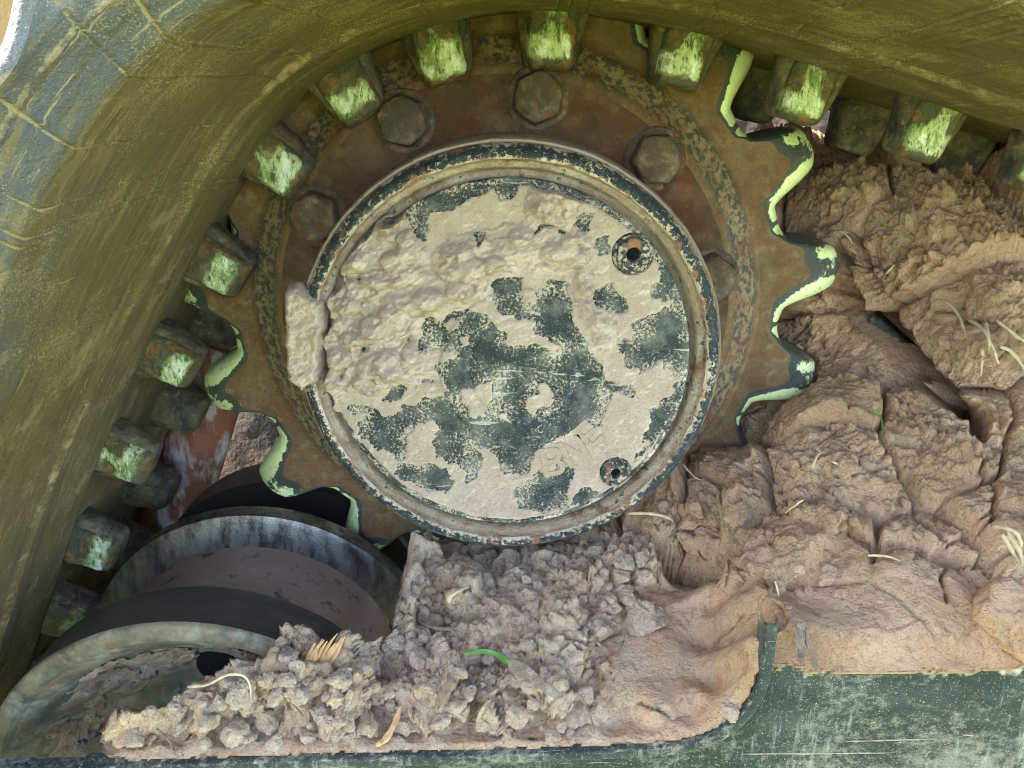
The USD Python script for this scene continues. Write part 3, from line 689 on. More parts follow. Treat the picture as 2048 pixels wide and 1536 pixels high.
bx = trimesh.creation.box((.7, .10, .5)); bx.apply_translation((-0.792, .47, 0.437)); obj('panel', bx, M['yellow'], t, smooth=False)

# ------------------------------------------------------------------ track frame: side plate with a pocket
PY = -.16
frame = thing('side_beam', 'dark green scratched steel side frame with a rounded pocket full of mud', 'side frame')
edge_px = [(150, 1530), (250, 1523), (500, 1514), (800, 1506), (1100, 1497), (1300, 1488), (1385, 1480), (1440, 1455), (1480, 1422), (1505, 1385), (1518, 1335), (1524, 1280), (1528, 1228)]
ep = W(edge_px, PY)[:, [0, 2]]
k = np.r_[0, np.cumsum(np.hypot(*np.diff(ep, axis=0).T))]
kk = np.linspace(0, k[-1], 240)
ep = np.stack([np.convolve(np.pad(np.interp(kk, k, ep[:, j]), 6, mode='edge'), np.ones(13) / 13, 'valid') for j in (0, 1)], 1)
ep = ep + .0004 * np.stack([fbm(np.c_[ep, ep[:, :1] * 0], 200, 2, 3), fbm(np.c_[ep, ep[:, :1] * 0], 200, 2, 4)], 1)
tn = np.gradient(ep, axis=0); tn /= np.linalg.norm(tn, axis=1)[:, None]; nn = np.stack([tn[:, 1], -tn[:, 0]], 1)       # points down/right, into the plate
EDW = .0085
rows = [np.c_[ep[:, 0], np.full(len(ep), PY + .010), ep[:, 1]], np.c_[ep[:, 0], np.full(len(ep), PY - .0025), ep[:, 1]]]
for q, y in ((.0012, PY - .0040), (.5 * EDW, PY - .0046), (EDW - .0012, PY - .0040), (EDW, PY - .0025), (EDW + .0005, PY + .0036)):
    e = ep + nn * q; rows.append(np.c_[e[:, 0], np.full(len(e), y), e[:, 1]])
E = np.stack(rows, 1); v, f = grid(E)
obj('pocket_edge', (v, f), M['plate_paint'], frame, smooth=40, attrs={'dust': np.tile(np.r_[.50, .5, .55, .28, .36, .60, .35], len(ep))})
# face plate
e2 = ep + nn * (EDW - .0003)
e2 = e2[e2[:, 1] < -.1585]
outer = [tuple(q) for q in e2] + [(.70, e2[-1, 1]), (.70, -.42), (-.40, -.42), (e2[0, 0] - .1, e2[0, 1])]
gxx, gzz = np.meshgrid(np.arange(-.42, .70, .003), np.arange(-.40, -.08, .003), indexing='ij')
pg = Polygon(outer).buffer(0)
pm = trimesh.creation.extrude_polygon(pg, .012, engine='earcut')
vv = np.array(pm.vertices); vv = np.c_[vv[:, 0], PY + .0030 + vv[:, 2] * 1.0, vv[:, 1]]
pm2 = trimesh.Trimesh(vv, np.array(pm.faces)[:, ::-1], process=False).subdivide_to_size(.014)
uvp = P2(pm2.vertices)
dd = .25 * sstep(1480, 1300, uvp[:, 1]) + .42 * sstep(1400, 1320, uvp[:, 1]) + .38 * sstep(1350, 1150, uvp[:, 0]) * .6
obj('side_plate', pm2, M['plate_paint'], frame, smooth=False, attrs={'dust': dd})

for a_, b_ in (((1690, 1483), (1868, 1478)), ((1480, 1508), (1790, 1506)), ((1925, 1470), (1948, 1471))):
    q = W([a_, b_], PY + .003); kk = np.linspace(0, 1, 60)[:, None]; q = q[0] * (1 - kk) + q[1] * kk
    q[:, 2] += .0006 * fbm(q, 60, 2, 5)
    obj('scratch', tube(q, .0006 * np.clip(np.sin(kk[:, 0] * math.pi) * 3, .1, 1) * (.75 + 1.2 * fbm(q, 400, 2, 6)), 5, 1.), M['film'], frame, smooth=True)

# ------------------------------------------------------------------ packed mud
E2, EN = np.array([0, .8, .6]), np.array([0, -.6, .8])
ctl = [(300, 1505, -.155), (400, 1488, -.159), (400, 1425, -.150), (400, 1370, -.128), (300, 1430, -.145), (220, 1450, -.15), (560, 1490, -.159), (600, 1400, -.142), (620, 1330, -.128), (600, 1268, -.105),
       (700, 1290, -.105), (760, 1280, -.085), (700, 1494, -.160), (800, 1492, -.159), (800, 1400, -.130), (800, 1300, -.085), (800, 1230, -.06), (810, 1160, -.025), (900, 1130, .0), (1000, 1488, -.159),
       (1000, 1400, -.128), (1000, 1300, -.095), (1000, 1220, -.06), (1000, 1120, .015), (1200, 1480, -.157), (1200, 1160, -.045), (1200, 1080, .02), (1300, 1110, -.02), (1500, 1175, -.105), (1450, 1165, -.07), (1560, 1180, -.115), (1200, 1230, -.075), (1400, 1120, -.03),
       (1545, 1250, -.150), (1545, 1300, -.160), (1545, 1340, -.163), (1590, 1300, -.158), (1640, 1300, -.157), (1620, 1338, -.163), (1700, 1338, -.163), (1800, 1338, -.163), (1900, 1336, -.163), (2000, 1333, -.163), (2080, 1330, -.163), (1800, 1290, -.154), (1950, 1290, -.154), (1620, 1380, -.152), (1800, 1380, -.152), (2000, 1380, -.152), (2080, 1380, -.152), (1600, 1200, -.115), (1700, 1240, -.135), (1900, 1230, -.135), (2080, 1220, -.13),
       (1560, 1110, -.07), (1650, 1080, -.06), (1800, 1130, -.10), (1950, 1130, -.095), (2080, 1120, -.085), (1450, 1010, .03), (1400, 1060, .0), (1600, 980, .0), (1750, 1000, -.03), (1900, 960, -.02), (2080, 950, -.02),
       (1500, 880, .15), (1480, 780, .19), (1600, 850, .07), (1700, 830, .06), (1850, 850, .04), (2080, 800, .02), (1600, 700, .17), (1700, 720, .14), (1560, 600, .20), (1700, 600, .15), (1850, 650, .09),
       (2000, 650, .04), (1650, 480, .20), (1750, 450, .17), (1850, 500, .12), (2000, 480, .09), (1700, 370, .22), (1850, 390, .17), (2000, 400, .16), (2080, 400, .15), (1600, 350, .26), (1950, 330, .23),
       (2080, 340, .22), (1500, 480, .24), (1480, 640, .22), (1700, 300, .30), (2080, 280, .30), (1200, 1000, .10), (1000, 1030, .10), (820, 1080, .08)]
ctl = np.array(ctl, float)
cp = W(ctl[:, :2], ctl[:, 2])
lip = ep[6:-30:12]
cp = np.vstack([cp, np.c_[lip[:, 0], np.full(len(lip), PY + .002), lip[:, 1]] + np.array([-.0005, 0, .0015]),
                np.c_[lip[:, 0] - .012 * sstep(.10, .155, lip[:, 0]), np.full(len(lip), PY + .018), lip[:, 1] + .006]])
wl = ep[(ep[:, 1] > -.205) & (ep[:, 1] < -.135)][::10]
cp = np.vstack([cp, np.c_[wl[:, 0] - .004, np.full(len(wl), PY + .008), wl[:, 1]]])
zA = W([(1350, 1205)], -.050)[0, 2]; kz = (zA + .2195) / (-.050 - PY)          # the pocket floor: an even slope rising inwards
for qx, qy in ((1240, 1240), (1240, 1320), (1240, 1400), (1300, 1270), (1300, 1360), (1300, 1440), (1350, 1220), (1350, 1300), (1350, 1380), (1400, 1250), (1400, 1340), (1400, 1420), (1440, 1220), (1440, 1300), (1440, 1380), (1180, 1360)):
    d = W([(qx, qy)], CAM[1] + 1.)[0] - CAM
    t_ = (-.2195 + kz * (CAM[1] - PY) - CAM[2]) / (d[2] - kz * d[1]); cp = np.vstack([cp, CAM + d * t_])
lp2 = ep[6:-6:12]; ln2 = nn[6:-6:12]; lk = lp2[:, 1] < -.168
lo2 = (lp2 + ln2 * .02)[lk]
cp = np.vstack([cp, np.c_[lo2[:, 0], np.full(len(lo2), PY + .022), lo2[:, 1]]])
rbf = RBFInterpolator(np.c_[cp[:, 0], cp @ E2], cp @ EN, kernel='thin_plate_spline', smoothing=4e-6)
MS = .0015
ug = np.arange(-.37, .62, MS); vg = np.arange(-.30, .40, MS)
U, Vv = np.meshgrid(ug, vg, indexing='ij')
uc, vc = ug[::6], vg[::6]
Uc, Vc = np.meshgrid(uc, vc, indexing='ij')
from scipy.interpolate import RectBivariateSpline
hc = rbf(np.c_[Uc.ravel(), Vc.ravel()]).reshape(Uc.shape)
H0 = RectBivariateSpline(uc, vc, hc)(ug, vg)


def mudP(H): return np.stack([U, Vv * E2[1] + H * EN[1], Vv * E2[2] + H * EN[2]], -1)


B0 = mudP(H0); UV = P2(B0)
gu, gv = np.gradient(B0, axis=0), np.gradient(B0, axis=1)
N0 = np.cross(gu, gv); N0 /= np.linalg.norm(N0, axis=-1, keepdims=True); N0 *= np.sign(N0 @ EN)[..., None]
WP = B0
uvw = UV + np.stack([fbm(WP, 45, 4, 51), fbm(WP, 45, 4, 52)], -1) * 46
MASK = Polygon([(200, 1440), (215, 1500), (255, 1532), (500, 1530), (700, 1526), (1150, 1515), (1390, 1502), (1456, 1474), (1500, 1436), (1526, 1392), (1540, 1350), (1600, 1352), (1750, 1356), (1900, 1350), (2200, 1346),
                (2200, 230), (1560, 230), (1430, 420), (1380, 900), (1250, 1010), (1000, 1030), (830, 1075), (800, 1140), (792, 1190), (775, 1270), (745, 1290), (690, 1275), (640, 1262), (595, 1256), (560, 1268), (548, 1310), (480, 1322), (415, 1350),
                (360, 1395), (300, 1412), (250, 1418)])
near = (UV[..., 0] > 100) & (UV[..., 0] < 2250) & (UV[..., 1] > 150) & (UV[..., 1] < 1640)
warp2 = UV + np.stack([fbm(WP, 90, 4, 61), fbm(WP, 90, 4, 62)], -1) * 20


def field(poly, pts, soft):
    """0 outside, 1 well inside"""
    out = np.zeros(U.shape); poly = Polygon(poly).buffer(0) if not hasattr(poly, 'boundary') else poly
    q = shapely.points(pts[near]); shapely.prepare(poly)
    d = np.where(shapely.contains(poly, q), shapely.distance(poly.boundary, q), -shapely.distance(poly, q))
    out[near] = sstep(-soft, soft, d); return out


inside = field(MASK, warp2, .01) > .5
crumb = np.clip(field([(180, 1500), (200, 1350), (560, 1230), (780, 1230), (800, 1100), (1290, 1050), (1330, 1150), (1230, 1250), (1200, 1330), (1190, 1470), (900, 1488)], uvw, 30), 0, 1)
smooth1 = field([(1235, 1240), (1340, 1190), (1500, 1150), (1530, 1340), (1420, 1480), (1150, 1490), (1215, 1400)], uvw, 25)
smooth2 = field([(1530, 1200), (1620, 1150), (1700, 1090), (1820, 1110), (1950, 1170), (2200, 1200), (2200, 1345), (1520, 1345)], uvw, 30)
smoo = np.maximum(smooth1, smooth2 * .85)
upper = field([(1480, 250), (2200, 250), (2200, 1120), (1930, 1115), (1850, 1085), (1700, 1060), (1640, 1120), (1560, 1170), (1470, 1150), (1440, 1020), (1250, 1060), (1430, 850)], uvw, 12)
LUMP = np.full(U.shape, 0.)


near_i = np.nonzero(near.ravel())[0]
KT = cKDTree(B0.reshape(-1, 3)[near_i])


def lumps(n, rlo, rhi, flat, seed, weight=None):
    g = np.random.default_rng(seed); out = np.zeros(U.size); flatP = B0.reshape(-1, 3); ww = None if weight is None else weight.ravel()
    wob = np.stack([w.ravel() for w in WOB], -1)
    for i in near_i[g.integers(0, len(near_i), n)]:
        r = rlo * (rhi / rlo) ** g.random() ** 1.4; ax = g.normal(size=3); ax /= np.linalg.norm(ax); asp = g.uniform(.7, 1.5); tilt = g.normal(0, .4, 3)
        if ww is not None and ww[i] < .3: continue
        c = flatP[i]; k = near_i[KT.query_ball_point(c, r * 1.45)]
        d = flatP[k] - c + .12 * r * wob[k]; al = d @ ax
        d2 = (d * d).sum(1) + al ** 2 * (asp ** 2 - 1)
        h = np.sqrt(np.clip(1 - d2 / r ** 2, 0, 1)) ** .7 * r * flat * (1 + .6 * (d @ tilt) / r)
        out[k] = np.maximum(out[k], h)
    return out.reshape(U.shape)


WOB = [fbm(WP, 110, 3, 71) * 6, fbm(WP, 110, 3, 72) * 6, fbm(WP, 110, 3, 73) * 6]
big = lumps(260, .022, .06, .50, 3)
medium = lumps(2600, .006, .020, .75, 4)
small = lumps(9000, .0022, .006, .8, 5, np.maximum(crumb, upper * .6))
def cells(step, seed, warp):
    g = np.random.default_rng(seed); flatP = B0.reshape(-1, 3)[near_i]
    n = int(.42 / step ** 2)
    p = flatP[g.integers(0, len(flatP), n * 3)]
    keep_ = []                                              # thin the seeds out to an even spacing
    t = cKDTree(p); dead = np.zeros(len(p), bool)
    for i in range(len(p)):
        if dead[i]: continue
        keep_.append(i); dead[t.query_ball_point(p[i], step * .72)] = True
    p = p[keep_]
    q = flatP + warp * np.stack([fbm(flatP, .55 / step, 4, seed + k) for k in range(3)], -1)
    d, i = cKDTree(p).query(q, k=2)
    off, tl = g.normal(0, 1, len(p)), g.normal(0, 1, (len(p), 3))
    i0 = i[:, 0]; out = []
    for x in (d[:, 0], d[:, 1] - d[:, 0], off[i0], ((q - p[i0]) * tl[i0]).sum(1)):
        o = np.zeros(U.size); o[near_i] = x; out.append(o.reshape(U.shape))
    return out


Hm = H0.copy()
def bil(f, sd, o=3): return np.abs(fbm(WP, f, o, sd)) * 2.2


clay = sstep(-.03, .07, fbm(WP, 9, 2, 330))
crumbly = .017 * bil(26, 300) + (1 - .45 * clay) * (.008 * bil(62, 301) + .0050 * bil(140, 302) + .0030 * bil(300, 303, 2))
Hm += crumb * ((medium * .22 + small * .40) * (1 - .5 * clay) + crumbly + .012 * fbm(WP, 30, 4, 5) - .006)
rest = (1 - crumb) * (1 - smoo)
rough = sstep(-.06, .10, fbm(WP, 11, 3, 15))
Hm += rest * (big * .15 + .014 * fbm(WP, 16, 4, 6) + (.5 + .5 * rough) * (.013 * bil(20, 310) + .012 * bil(48, 311) + .0110 * bil(110, 312) + .0065 * bil(240, 313, 3)) + .35 * medium * sstep(.0, .12, fbm(WP, 14, 3, 16)) + 1.1 * small * rough - .012)
Hm += smoo * (.006 * fbm(WP, 18, 4, 8) + .0016 * bil(90, 320) + .0012 * fbm(WP, 200, 3, 9) + .8 * small * sstep(.10, .2, fbm(WP, 26, 3, 35)))
Hm += upper * .012
Hm += .0012 * fbm(WP, 300, 3, 10) * (1 - .4 * smoo)
for step, amp, tilt, dep, dome, seed in ((.080, .012, .06, .018, .5, 200), (.036, .004, .10, .006, .4, 210)):
    f1, gap, off, tl = cells(step, seed, step * .42)
    zone = rest * (sstep(-.02, .10, fbm(WP, 12, 3, seed + 5)) if step < .05 else 1)
    Hm += zone * (amp * off + tilt * tl - dep * sstep(step * .09, 0, gap) - dome * f1 ** 2 / step * .5 + .10 * step)
for step, amp, tilt, dep, dome, seed in ((.028, .0050, .30, .006, .2, 230), (.0125, .0030, .36, .0032, .2, 240), (.0065, .0014, .34, .0014, .2, 250)):
    f1, gap, off, tl = cells(step, seed, step * .5)
    zone = crumb * sstep(-.12, .04, fbm(WP, 16, 3, seed + 5))
    Hm += zone * (amp * off + tilt * tl - dep * sstep(step * .14, 0, gap) - dome * f1 ** 2 / step * .5 + .10 * step)


def crack(px, width, depth, pts=uvw):
    d = np.full(U.shape, 1e3); d[near] = shapely.distance(LineString(px), shapely.points(pts[near]))
    return depth * sstep(width, width * .35, d)


for px, w, dp_ in (([(1700, 590), (1740, 640), (1800, 700), (1860, 760), (1930, 830)], 26, .06), ([(1712, 585), (1760, 655), (1815, 705), (1850, 745)], 17, .07), ([(1850, 745), (1905, 800), (1960, 850), (1950, 890)], 22, .07), ([(1745, 640), (1800, 760), (1900, 780)], 15, .05),
                   ([(1790, 650), (1815, 620), (1830, 590)], 9, .03), ([(1700, 1062), (1760, 1090), (1830, 1082), (1890, 1100), (1935, 1118), (2060, 1122)], 8, .018),
                   ([(1955, 940), (1975, 1010), (1945, 1080), (1985, 1130)], 6, .018), ([(1900, 1110), (1890, 1150), (1895, 1200)], 5, .012), ([(1540, 1040), (1600, 1045), (1640, 1020)], 7, .02),
                   ([(1700, 505), (1720, 540), (1715, 570)], 13, .03), ([(1000, 1440), (1120, 1462), (1200, 1455)], 4, .008), ([(1280, 1405), (1330, 1420), (1370, 1450)], 4, .007), ([(1490, 1330), (1470, 1370)], 3, .006),
                   ([(1430, 1090), (1500, 1110), (1560, 1095)], 8, .02), ([(1310, 1090), (1330, 1120), (1400, 1150), (1480, 1165)], 8, .016), ([(1500, 1230), (1460, 1245), (1440, 1280)], 3, .006)):
    Hm -= crack(px, w, dp_)
MP = B0 + N0 * (Hm - H0)[..., None]
# the mud meets the steel along the pocket's edge and along the top of the green face
pl = np.stack([ep[:, 0], np.full(len(ep), PY), ep[:, 1]], 1); pl = pl[pl[:, 2] < -.12]
tx = np.arange(.172, .62, .002)
top_ = np.stack([tx, np.full(len(tx), PY - .0015), -.1585 + .016 * fbm(np.c_[tx, tx * 0, tx * 0], 16, 5, 2)], 1)
hz, vt = pl[pl[:, 2] < -.195], pl[pl[:, 2] >= -.195]
for line, w0, w1, lift in ((hz, .026, .003, .0012), (top_, .030, .002, .0)):
    dd_, ii = cKDTree(np.c_[line[:, 0], line @ E2]).query(np.c_[U[near], Vv[near]])
    wgt = sstep(w0, w1, dd_)[:, None]; tgt = (line @ EN)[ii] + lift + .0015 * fbm(WP[near], 120, 3, 44) + .05 * np.clip(dd_ - .004, 0, 1)
    un, vn = U[near], Vv[near]
    MP[near] = MP[near] * (1 - wgt) + np.stack([un, vn * E2[1] + tgt * EN[1], vn * E2[2] + tgt * EN[2]], -1) * wgt
low = pl[pl[:, 2] < -.1625]
cut = np.vstack([low, [low[-1] * [0, 1, 0] + [.1735, 0, -.1610]], top_ + [0, 0, -.002], [(.9, PY, -.16), (.9, PY, -.7), (-.7, PY, -.7), (-.7, PY, low[0, 2])]])
cutp = Polygon(np.c_[cut[:, 0], cut @ E2]).buffer(0); shapely.prepare(cutp)
jit = np.stack([U, Vv], -1) + .004 * np.stack([fbm(WP, 130, 3, 81), fbm(WP, 130, 3, 82)], -1)
outm = np.zeros(U.shape, bool); outm[near] = shapely.contains(cutp, shapely.points(jit[near]))
inside &= ~outm
v, f = grid(MP); kf = inside.ravel()[f].all(1); f = f[kf]
# skirt: close the open border down into the heap
e = np.sort(np.vstack([f[:, [0, 1]], f[:, [1, 2]], f[:, [2, 0]]]), 1)
eu, cnt = np.unique(e, axis=0, return_counts=True)
be = eu[cnt == 1]
directed = np.vstack([f[:, [0, 1]], f[:, [1, 2]], f[:, [2, 0]]])
key = set(map(tuple, be.tolist()))
db = np.array([d for d in directed.tolist() if tuple(sorted(d)) in key])
vi = np.unique(db); lo = {a: len(v) + i for i, a in enumerate(vi)}
v = np.vstack([v, v[vi] - EN * .028 + [0, .006, -.004]])
l0, l1 = np.array([lo[a] for a in db[:, 0]]), np.array([lo[a] for a in db[:, 1]])
f = np.vstack([f, np.c_[db[:, 1], db[:, 0], l0], np.c_[db[:, 1], l0, l1]])
idx = np.unique(f); rm = -np.ones(len(v), int); rm[idx] = np.arange(len(idx))
f2 = rm[f]
nz = np.cross(v[f[0, 1]] - v[f[0, 0]], v[f[0, 2]] - v[f[0, 0]])
if nz @ EN < 0: f2 = f2[:, ::-1]
px_v = P2(v[idx])
mixm = sstep(1350, 1050, px_v[:, 0]) * sstep(1000, 1150, px_v[:, 1])
dry = np.r_[crumb.ravel(), np.zeros(len(v) - crumb.size)][idx] * .6 + mixm * .45 + np.r_[smooth1.ravel(), np.zeros(len(v) - crumb.size)][idx] * .55
tag(obj('packed_mud', (v[idx], f2), M['mud'], smooth=True, attrs={'dry': dry}), 'brown packed mud heaped on the track frame beside and below the hub', 'mud', kind='stuff')
sel = inside & near
SP, SU = MP[sel], P2(MP[sel])
depth = (SP - CAM) @ fw
dU, dV = np.gradient(MP, axis=0)[sel], np.gradient(MP, axis=1)[sel]
SN = np.cross(dU, dV); SN /= np.linalg.norm(SN, axis=1)[:, None]; SN *= np.sign(SN @ EN)[:, None]
tree = cKDTree(SU)


def on_mud(px):
    _, i = tree.query(px, k=14)
    j = i[np.argmin(depth[i])]
    return SP[j], SN[j]


# loose clods lying on it, each a thing
ZONES = [(Polygon([(240, 1480), (260, 1430), (420, 1370), (560, 1300), (560, 1480)]), 34, 'small crumbly grey brown clod in the loose pile beside the roller', 'clods in the pile beside the roller', .0035, .011),
         (Polygon([(570, 1480), (560, 1290), (780, 1290), (800, 1170), (1000, 1240), (1190, 1350), (1180, 1470)]), 80, 'crumbly grey brown clod in the loose heap on the pocket floor', 'clods on the pocket floor below the hub', .003, .010),
         (Polygon([(830, 1150), (1000, 1110), (1290, 1080), (1290, 1200), (1000, 1230)]), 36, 'dark brown clod on the bank just under the hub rim', 'clods just under the hub rim', .0035, .011),
         (Polygon([(1310, 990), (1480, 960), (1550, 1080), (1420, 1110), (1300, 1070)]), 26, 'ochre crumb of mud wedged at the lower right of the hub', 'crumbs at the lower right of the hub', .004, .012),
         (Polygon([(1560, 900), (1700, 820), (1950, 950), (1900, 1080), (1600, 1080)]), 16, 'brown clod lying on the large mud lumps right of the sprocket', 'clods on the lumps right of the sprocket', .004, .011),
         (Polygon([(1560, 1120), (1660, 1090), (1720, 1180), (1580, 1220)]), 16, 'small dark clod in the crumbly hollow above the green plate', 'clods in the hollow above the plate', .003, .008)]
ico = trimesh.creation.icosphere(subdivisions=3)


def clod(P, N, r, seed):
    g = np.random.default_rng(seed)
    d = np.array(ico.vertices)
    u = d + g.uniform(0, 50, 3)
    rad_ = 1 + .85 * fbm(u, 1.3, 3, seed % 17)
    c = np.full(len(d), 1.0)
    for _ in range(8):                                     # broken facets
        nrm = g.normal(size=3); nrm /= np.linalg.norm(nrm); k = d @ nrm
        rad_ = np.where(k > .05, np.minimum(rad_, g.uniform(.55, .88) / np.maximum(k, .05)), rad_)
    rad_ = rad_ + .38 * fbm(u, 3.6, 4, seed % 13) + .16 * fbm(u, 9, 2, seed % 7)
    v = d * rad_[:, None] * g.uniform([.8, .65, .6], [1.25, 1.0, .95])
    q, _ = np.linalg.qr(g.normal(size=(3, 3)))
    v = v @ q.T * r
    return v + P + N * r * .10, np.array(ico.faces)


sd_ = 100
for poly, n_, lab, grp, r0, r1 in ZONES:
    g = np.random.default_rng(sd_); x0, y0, x1, y1 = poly.bounds; c = 0
    while c < n_:
        q = g.uniform((x0, y0), (x1, y1))
        if not poly.contains(Point(q)): continue
        P_, N_ = on_mud(q); r = r0 * (r1 / r0) ** (g.random() ** 1.6); sd_ += 1; c += 1
        tag(obj('mud_clod', clod(P_, N_, r, sd_), M['clod'] if poly.centroid.x < 1300 else M['mud'], smooth=40), lab, 'clod', grp)
tag(obj('mud_clod', clod(*on_mud((1285, 1235)), .022, 9004), M['clod'], smooth=14), 'large pale angular clod standing alone at the edge of the smooth pocket floor', 'clod')
tag(obj('mud_clod', clod(*on_mud((1450, 1425)), .0075, 9002), M['clod'], smooth=30), 'small pale clod lying in the rounded corner of the pocket', 'clod')
tag(obj('mud_clod', clod(*on_mud((2020, 1235)), .024, 9003), M['mud'], smooth=40), 'brown rounded clod above the green plate at the right picture edge', 'clod')

# ------------------------------------------------------------------ straw, splinters, stalks
def stalk(base, pxs, lift, r, mt, label, cat, group=None, flat=1., n=7, taper=True):
    p = []
    for q, l in zip(pxs, lift if np.ndim(lift) else [lift] * len(pxs)):
        a, b = on_mud(q); p.append(a + EN * l + np.array([0, -.3, .2]) * l)
    p = np.array(p); k = np.linspace(0, 1, len(p)); kk = np.linspace(0, 1, 14)
    kk = np.linspace(0, 1, 22)
    c = CubicSpline(k, p)(kk) if len(p) > 2 else np.stack([np.interp(kk, k, p[:, j]) for j in range(3)], 1)
    c = c + .25 * r * np.stack([fbm(c, .22 / r, 3, s_) for s_ in (1, 2, 3)], -1) * 3
    rr_ = r * (1 + 1.1 * fbm(c, .35 / r, 3, 7)) * (np.interp(kk, [0, .1, .8, 1], [.75, 1, .8, .25]) if taper else np.ones(22))
    tag(obj(base, tube(c, rr_, n, flat), M[mt], smooth=50), label, cat, group)


P_, N_ = on_mud((642, 1312)); gch = np.random.default_rng(5); ch = []
d0 = np.array([.52, .25, .70]); d0 /= np.linalg.norm(d0); sd0 = np.cross(d0, N_); sd0 /= np.linalg.norm(sd0)
for i in range(16):
    o = P_ + N_ * (.006 + .004 * gch.random()) + sd0 * gch.uniform(-.007, .007) - d0 * gch.uniform(.012, .022)
    ln = gch.uniform(.020, .034); dv = d0 + sd0 * gch.normal(0, .06) + N_ * gch.normal(.02, .04)
    kk = np.linspace(0, 1, 6)[:, None]
    ch.append(tube(o + dv * ln * kk + sd0 * .002 * np.sin(kk * 3 + i), gch.uniform(.0014, .0030) * np.array([.6, 1, 1, .9, .6, .15]), 5, .7))
tag(obj('wood_chip', join(ch), M['splinter'], smooth=False), 'frayed orange wood chip on top of the loose pile', 'wood chip')
stalk('wood_splinter', [(750, 1486), (775, 1455), (803, 1410)], .005, .0028, 'splinter', 'long tan wood splinter lying near the front edge of the pocket', 'splinter', flat=.5)
stalk('grass_blade', [(938, 1311), (985, 1318), (1025, 1326), (1060, 1330)], [.005, .006, .005, .003], .0019, 'leaf', 'bright green grass blade lying across the clods', 'grass blade', flat=.35)
stalk('dry_stick', [(893, 1212), (912, 1193), (930, 1174)], .008, .0016, 'straw', 'short pale straw stick under the hub rim', 'straw')
stalk('dry_leaf', [(888, 1400), (902, 1380), (910, 1362), (902, 1350)], [.006, .010, .011, .008], .0042, 'bark', 'curled red brown dead leaf among the clods', 'leaf', flat=.4)
stalk('bark_strip', [(1018, 1330), (1065, 1352), (1105, 1378), (1135, 1398)], [.016, .017, .015, .010], .0046, 'grey_bark', 'flat grey strip of bark lying on the clods', 'bark', flat=.25)
stalk('dry_stick', [(388, 1368), (412, 1372), (440, 1362), (478, 1356), (500, 1370), (508, 1415)], [.004, .008, .012, .016, .014, .005], .0011, 'straw', 'long bent dry stem arching over the pile beside the roller', 'straw')
stalk('dry_stick', [(845, 1248), (880, 1256), (905, 1262), (918, 1285)], .006, .0016, 'grey_bark', 'grey twig bent over the bank left of the hub bottom', 'twig')
stalk('dry_stick', [(1258, 1036), (1300, 1042), (1345, 1048)], [.016, .014, .010], .0013, 'straw', 'straight yellow straw poking out below the hub rim', 'straw')
stalk('dry_stick', [(1368, 942), (1378, 960), (1390, 972)], .012, .001, 'straw', 'thin curved straw between hub rim and sprocket bottom', 'straw')
stalk('bark_strip', [(1597, 1245), (1599, 1275), (1602, 1320)], [.005, .006, .005], .0028, 'grey_bark', 'flat brown stalk hanging over the top of the green plate', 'stalk', flat=.3)
for i, (a, b, c) in enumerate((((1585, 1262), (1580, 1300), (1577, 1352)), ((1590, 1258), (1587, 1305), (1583, 1340)), ((1610, 1255), (1614, 1300), (1617, 1362)), ((1612, 1290), (1626, 1320), (1638, 1348)))):
    stalk('dry_stick', [a, b, c], [.004, .007, .006], .0010, 'grey_bark', 'thin brown stem hanging beside the flat stalk on the green plate', 'stem', 'stems hanging on the plate')
for i, (a, b, c) in enumerate((((1985, 1075), (1990, 1105), (1998, 1140)), ((1995, 1072), (2003, 1110), (2012, 1160)), ((2005, 1085), (2014, 1120), (2018, 1148)), ((1975, 1060), (1990, 1080), (2000, 1100)))):
    stalk('dry_stick', [a, b, c], [.004, .010, .012], .0018, 'straw', 'pale stem in the tuft hanging from the mud ledge at the right', 'stem', 'tuft of stems on the right ledge')
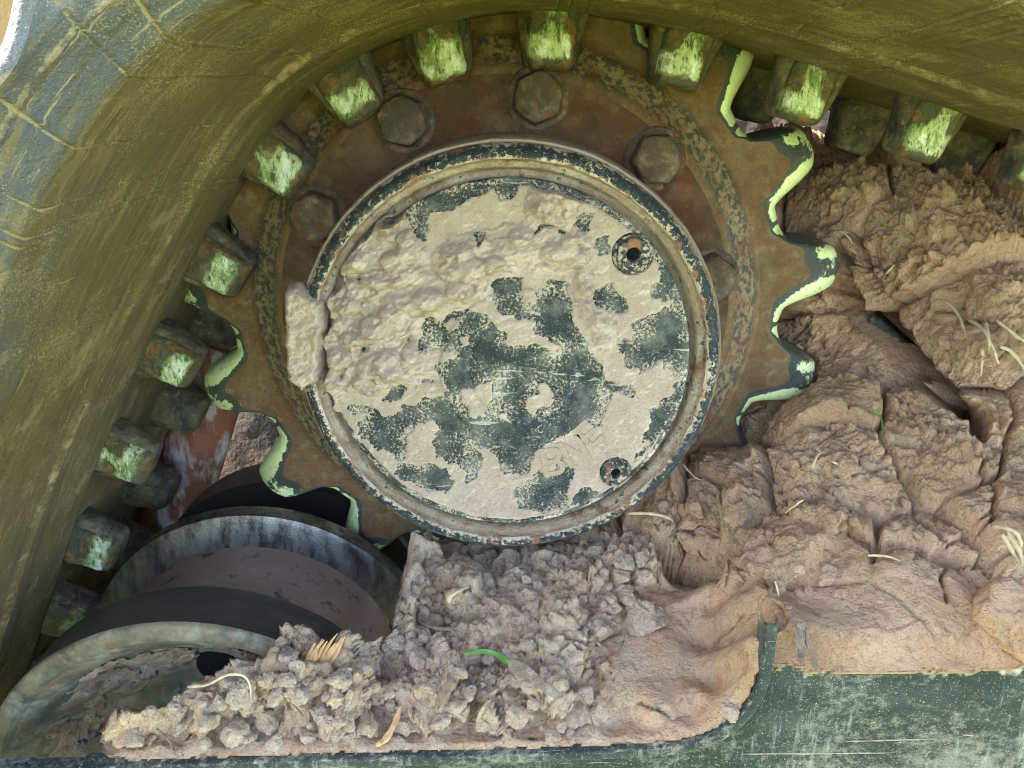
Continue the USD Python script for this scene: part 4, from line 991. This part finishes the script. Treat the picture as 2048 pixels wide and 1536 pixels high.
for i, (a, b, c) in enumerate((((1880, 615), (1895, 640), (1912, 690)), ((1960, 650), (1965, 700), (1975, 750)), ((1930, 640), (1950, 680), (1958, 720)), ((1990, 640), (2020, 680), (2045, 710)), ((2000, 700), (2010, 720), (2030, 760)), ((1950, 700), (1945, 730), (1940, 770)))):
    stalk('dry_stick', [a, b, c], [.004, .008, .010], .0016, 'straw', 'dry straw stem sticking out of the large lump at right', 'straw', 'straws in the large right lump')
for i, (a, b) in enumerate((((1665, 470), (1690, 498)), ((1560, 1030), (1600, 1000)), ((1730, 1110), (1790, 1125)), ((1650, 930), (1690, 960)), ((1620, 935), (1640, 905)), ((1760, 560), (1775, 540)), ((1540, 1160), (1555, 1195)))):
    stalk('dry_stick', [a, ((a[0] + b[0]) / 2 + 4, (a[1] + b[1]) / 2 - 5), b], .005, .0009, 'straw', 'fine dry straw fibre lying on the brown mud right of the hub', 'straw', 'fine fibres on the brown mud')
for i, (a, b) in enumerate((((560, 1400), (610, 1440)), ((760, 1300), (790, 1350)), ((1160, 1400), (1182, 1462)), ((870, 1330), (885, 1380)), ((330, 1460), (360, 1500)), ((480, 1450), (500, 1478)), ((1230, 1250), (1238, 1300)), ((845, 1195), (860, 1170)), ((1190, 1290), (1215, 1330)))):
    stalk('dry_stick', [a, ((a[0] + b[0]) / 2 + 5, (a[1] + b[1]) / 2 - 4), b], .006, .0008, 'grey_bark', 'fine grey root fibre among the loose clods', 'root', 'root fibres among the clods')
stalk('grass_blade', [(1738, 832), (1750, 850), (1763, 872)], .007, .0012, 'leaf', 'short green grass sprig on the mud right of the lowest visible tooth', 'grass blade', flat=.4)
# a strip of green painted steel inside the crevice
p = W([(1735, 640), (1800, 700), (1905, 800)], [.165, .15, .13])
tag(obj('steel_bar', tube(np.stack([np.interp(np.linspace(0, 1, 12), [0, .5, 1], p[:, j]) for j in range(3)], 1), .016, 4, .5), M['plate_paint'], smooth=True, attrs={'dust': np.full(12 * 4 + 2, .2)}),
    'green painted steel bar deep in the crevice between the mud lumps', 'bar')
